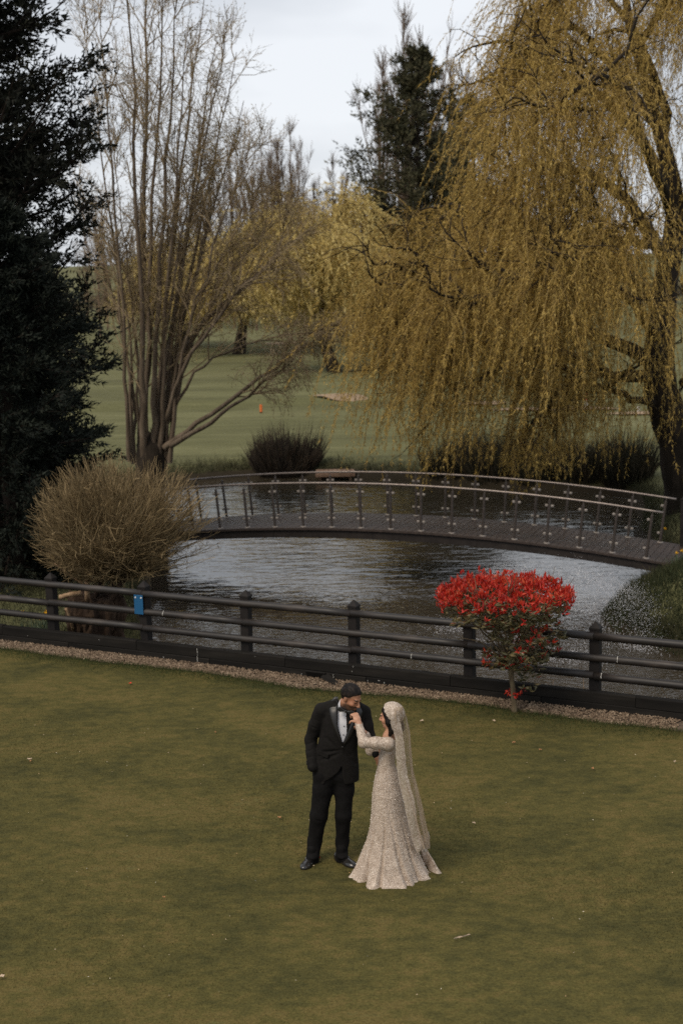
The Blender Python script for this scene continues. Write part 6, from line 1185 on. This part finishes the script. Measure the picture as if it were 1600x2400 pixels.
# beads sewn on the gown: small faceted stones sitting on skirt and border
def beads(name, P_, sz_, parent, mat):
    n = len(P_); ov = np.array([(1, 0, 0), (-.5, .87, 0), (-.5, -.87, 0), (0, 0, 1)], float); A = rng.normal(0, 1, (n, 3, 3)); Qm = np.linalg.qr(A)[0]; V = np.einsum('nij,kj->nki', Qm, ov) * sz_[:, None, None] + P_[:, None]
    fc = np.array([(0, 1, 3), (1, 2, 3), (2, 0, 3), (0, 2, 1)]); return obj(name, np_mesh(name, V, [(fc[None] + (np.arange(n) * 4)[:, None, None]).reshape(-1, 3)]), mat, parent, kind='stuff')
M_bead = pm('glass_bead', [(0.2, (.42, .34, .27)), (.6, (.70, .62, .54)), (.9, (.88, .84, .80))], 5, src='island', rough=.2, spec=.8)
ii = rng.integers(0, nz_ - 1, 7000); jj = rng.integers(0, na, 7000); Pk = np.stack([SX, SY, SZ], -1)[ii, jj]; out_ = unit(np.stack([np.cos(th[jj]), np.sin(th[jj]), .2 + 0 * th[jj]], -1)); beads('beading', Pk + out_ * .002, rng.uniform(.002, .0055, 7000), bride, M_bead)

# ================================================================== fallen leaves and petals on the lawn
M_lf = pm('fallen_leaf', [(0.2, (.20, .075, .03)), (.5, (.36, .17, .07)), (.8, (.52, .36, .22))], 3, src='island', rough=.8); M_lf2 = pm('pale_leaf', [(0.2, (.42, .30, .20)), (.8, (.62, .50, .38))], 3, rough=.8); M_rp = pm('red_petal', [(0.2, (.5, .03, .015)), (.8, (.65, .08, .03))], 3, rough=.6)
spots = [(70, 1780, .045, 1, 'pale curled leaf lying alone on the left lawn'), (72, 1785, .03, 0, 'brown leaf tucked under the pale curled leaf'), (655, 1917, .035, 0, 'brown leaf on the grass left of the groom'), (988, 1690, .045, 1, 'pale leaf on the grass behind the bride'), (1157, 1690, .04, 1, 'pale leaf below the photinia trunk'), (1203, 1741, .035, 0, 'brown leaf on the lawn below the photinia tree'), (1388, 1802, .04, 0, 'orange brown leaf on the right lawn'), (1265, 1758, .03, 0, 'small brown leaf between the two right lawn leaves'), (1580, 1786, .035, 1, 'pale leaf near the gravel at the lawn edge'), (748, 2011, .025, 2, 'red petal on the grass between the shoes'), (1082, 2197, .05, 1, 'pale straw stick lying on the front lawn'), (505, 1717, .03, 0, 'small brown leaf near the left rear lawn'), (385, 2104, .022, 0, 'tiny brown leaf on the open front lawn'), (306, 1602, .05, 2, 'red leaf on the gravel under the notice'), (1110, 1930, .03, 1, 'pale leaf on the grass right of the veil'), (4, 2290, .05, 1, 'white scrap on the lawn at the left edge')]
for k, (px, py, s, c, lab) in enumerate(spots):
    p_ = on(px, py, .045); th_ = np.linspace(0, 2 * math.pi, 11)[:-1]; V = [(0, 0, .004)] + [(s * math.cos(t) * (.62 if c != 1 or k != 10 else 1.6), s * .5 * math.sin(t) * (.62 if k != 10 else .15), .006 + .012 * math.sin(t * 2 + k) ** 2) for t in th_]
    V2 = [(x, y, z - .004) for x, y, z in V]; F = [(0, 1 + i, 1 + (i + 1) % 10) for i in range(10)] + [(11, 11 + 1 + (i + 1) % 10, 11 + 1 + i) for i in range(10)] + []
    F4 = [(1 + i, 1 + (i + 1) % 10, 12 + (i + 1) % 10, 12 + i) for i in range(10)]
    me = np_mesh('fallen_leaf', np.array(V + V2), [np.array(F), np.array(F4)]); fix_normals(me); o = obj('fallen_leaf' if k not in (9, 10, 15) else ('petal' if k == 9 else ('stick' if k == 10 else 'paper_scrap')), me, (M_lf, M_lf2, M_rp)[c]); o.location = p_; o.rotation_euler = (0, 0, k * 1.3); tag(o, lab, 'leaf' if k not in (9, 10, 15) else ('petal' if k == 9 else ('stick' if k == 10 else 'scrap')))
n = 280; Y = rng.uniform(9.6, 17.5, n); X = rng.uniform(-4.6, 4.6, n); s_, d_ = fsd(X, Y); k = in_view(X, Y) & (d_ > 1.0); P_ = np.stack([X, Y, .045 + 0 * X], 1)[k]
lv = leaves(P_, np.stack([rng.normal(0, 1, len(P_)), rng.normal(0, 1, len(P_)), .1 + 0 * P_[:, 0]], 1), rng.uniform(.010, .022, len(P_)), rng.uniform(.006, .011, len(P_)))
M_deb = pm('lawn_debris', [(.2, (.30, .17, .07)), (.6, (.50, .42, .30)), (.9, (.65, .62, .55))], 3, src='island', rough=.9); tag(obj('petal_litter', np_mesh('petal_litter', lv[0], [lv[1]]), M_deb, kind='stuff'), 'tiny pale petals and bits scattered over the lawn', 'litter')

# ================================================================== fountain
fo = on(1248, 1440, WATER); fo[1] = 26.6; fo[0] = at(1248, 1440, 26.6)[0]; fo[2] = WATER
fnt = thing('pond_fountain', 'low pond fountain throwing a ring of white spray behind the photinia', 'fountain', tuple(fo))
mb = MB(); V, F = tubes(np.array([[(0, 0, -.2), (0, 0, .02), (0, 0, .06), (0, 0, .12)]]), np.array([[.22, .22, .16, .04]]), 14); mb.addnp(V, F); mb.build('nozzle', M_black, fnt)
r = np.random.default_rng(81); n = 24000; a = r.uniform(0, 6.283, n); jet = np.round(a / (2 * math.pi / 14)) * (2 * math.pi / 14); a = jet + r.normal(0, .13, n); t = r.beta(2.2, 1.0, n); R_ = 1.9 * r.normal(1, .10, n); hgt_ = 1.02 * r.normal(1, .12, n)
x = R_ * t; z = .1 + 4 * hgt_ * t * (1 - t) * .9; wind = .8 * t ** 2
Pd = np.stack([x * np.cos(a) + wind + r.normal(0, .05 + .10 * t, n), x * np.sin(a) + r.normal(0, .05 + .10 * t, n), np.maximum(z + r.normal(0, .05, n), .02)], 1)
ns_ = 9000; a2 = r.uniform(0, 6.283, ns_); patch = (np.sin(a2 * 7) > -.2); a2 = a2[patch]; r2 = 1.9 + r.normal(.05, .28, len(a2)); Ps = np.stack([r2 * np.cos(a2) + .45, r2 * np.sin(a2), np.abs(r.normal(0, .05, len(a2))) + .005], 1)
M_drop = pm('water_drop', [(.2, (.62, .62, .64)), (.8, (.85, .85, .87))], 5, src='island', rough=.2, spec=.6, trans=.4)
beads('spray', np.concatenate([Pd, Ps]), np.concatenate([r.uniform(.003, .010, n), r.uniform(.004, .013, len(Ps))]), fnt, M_drop)
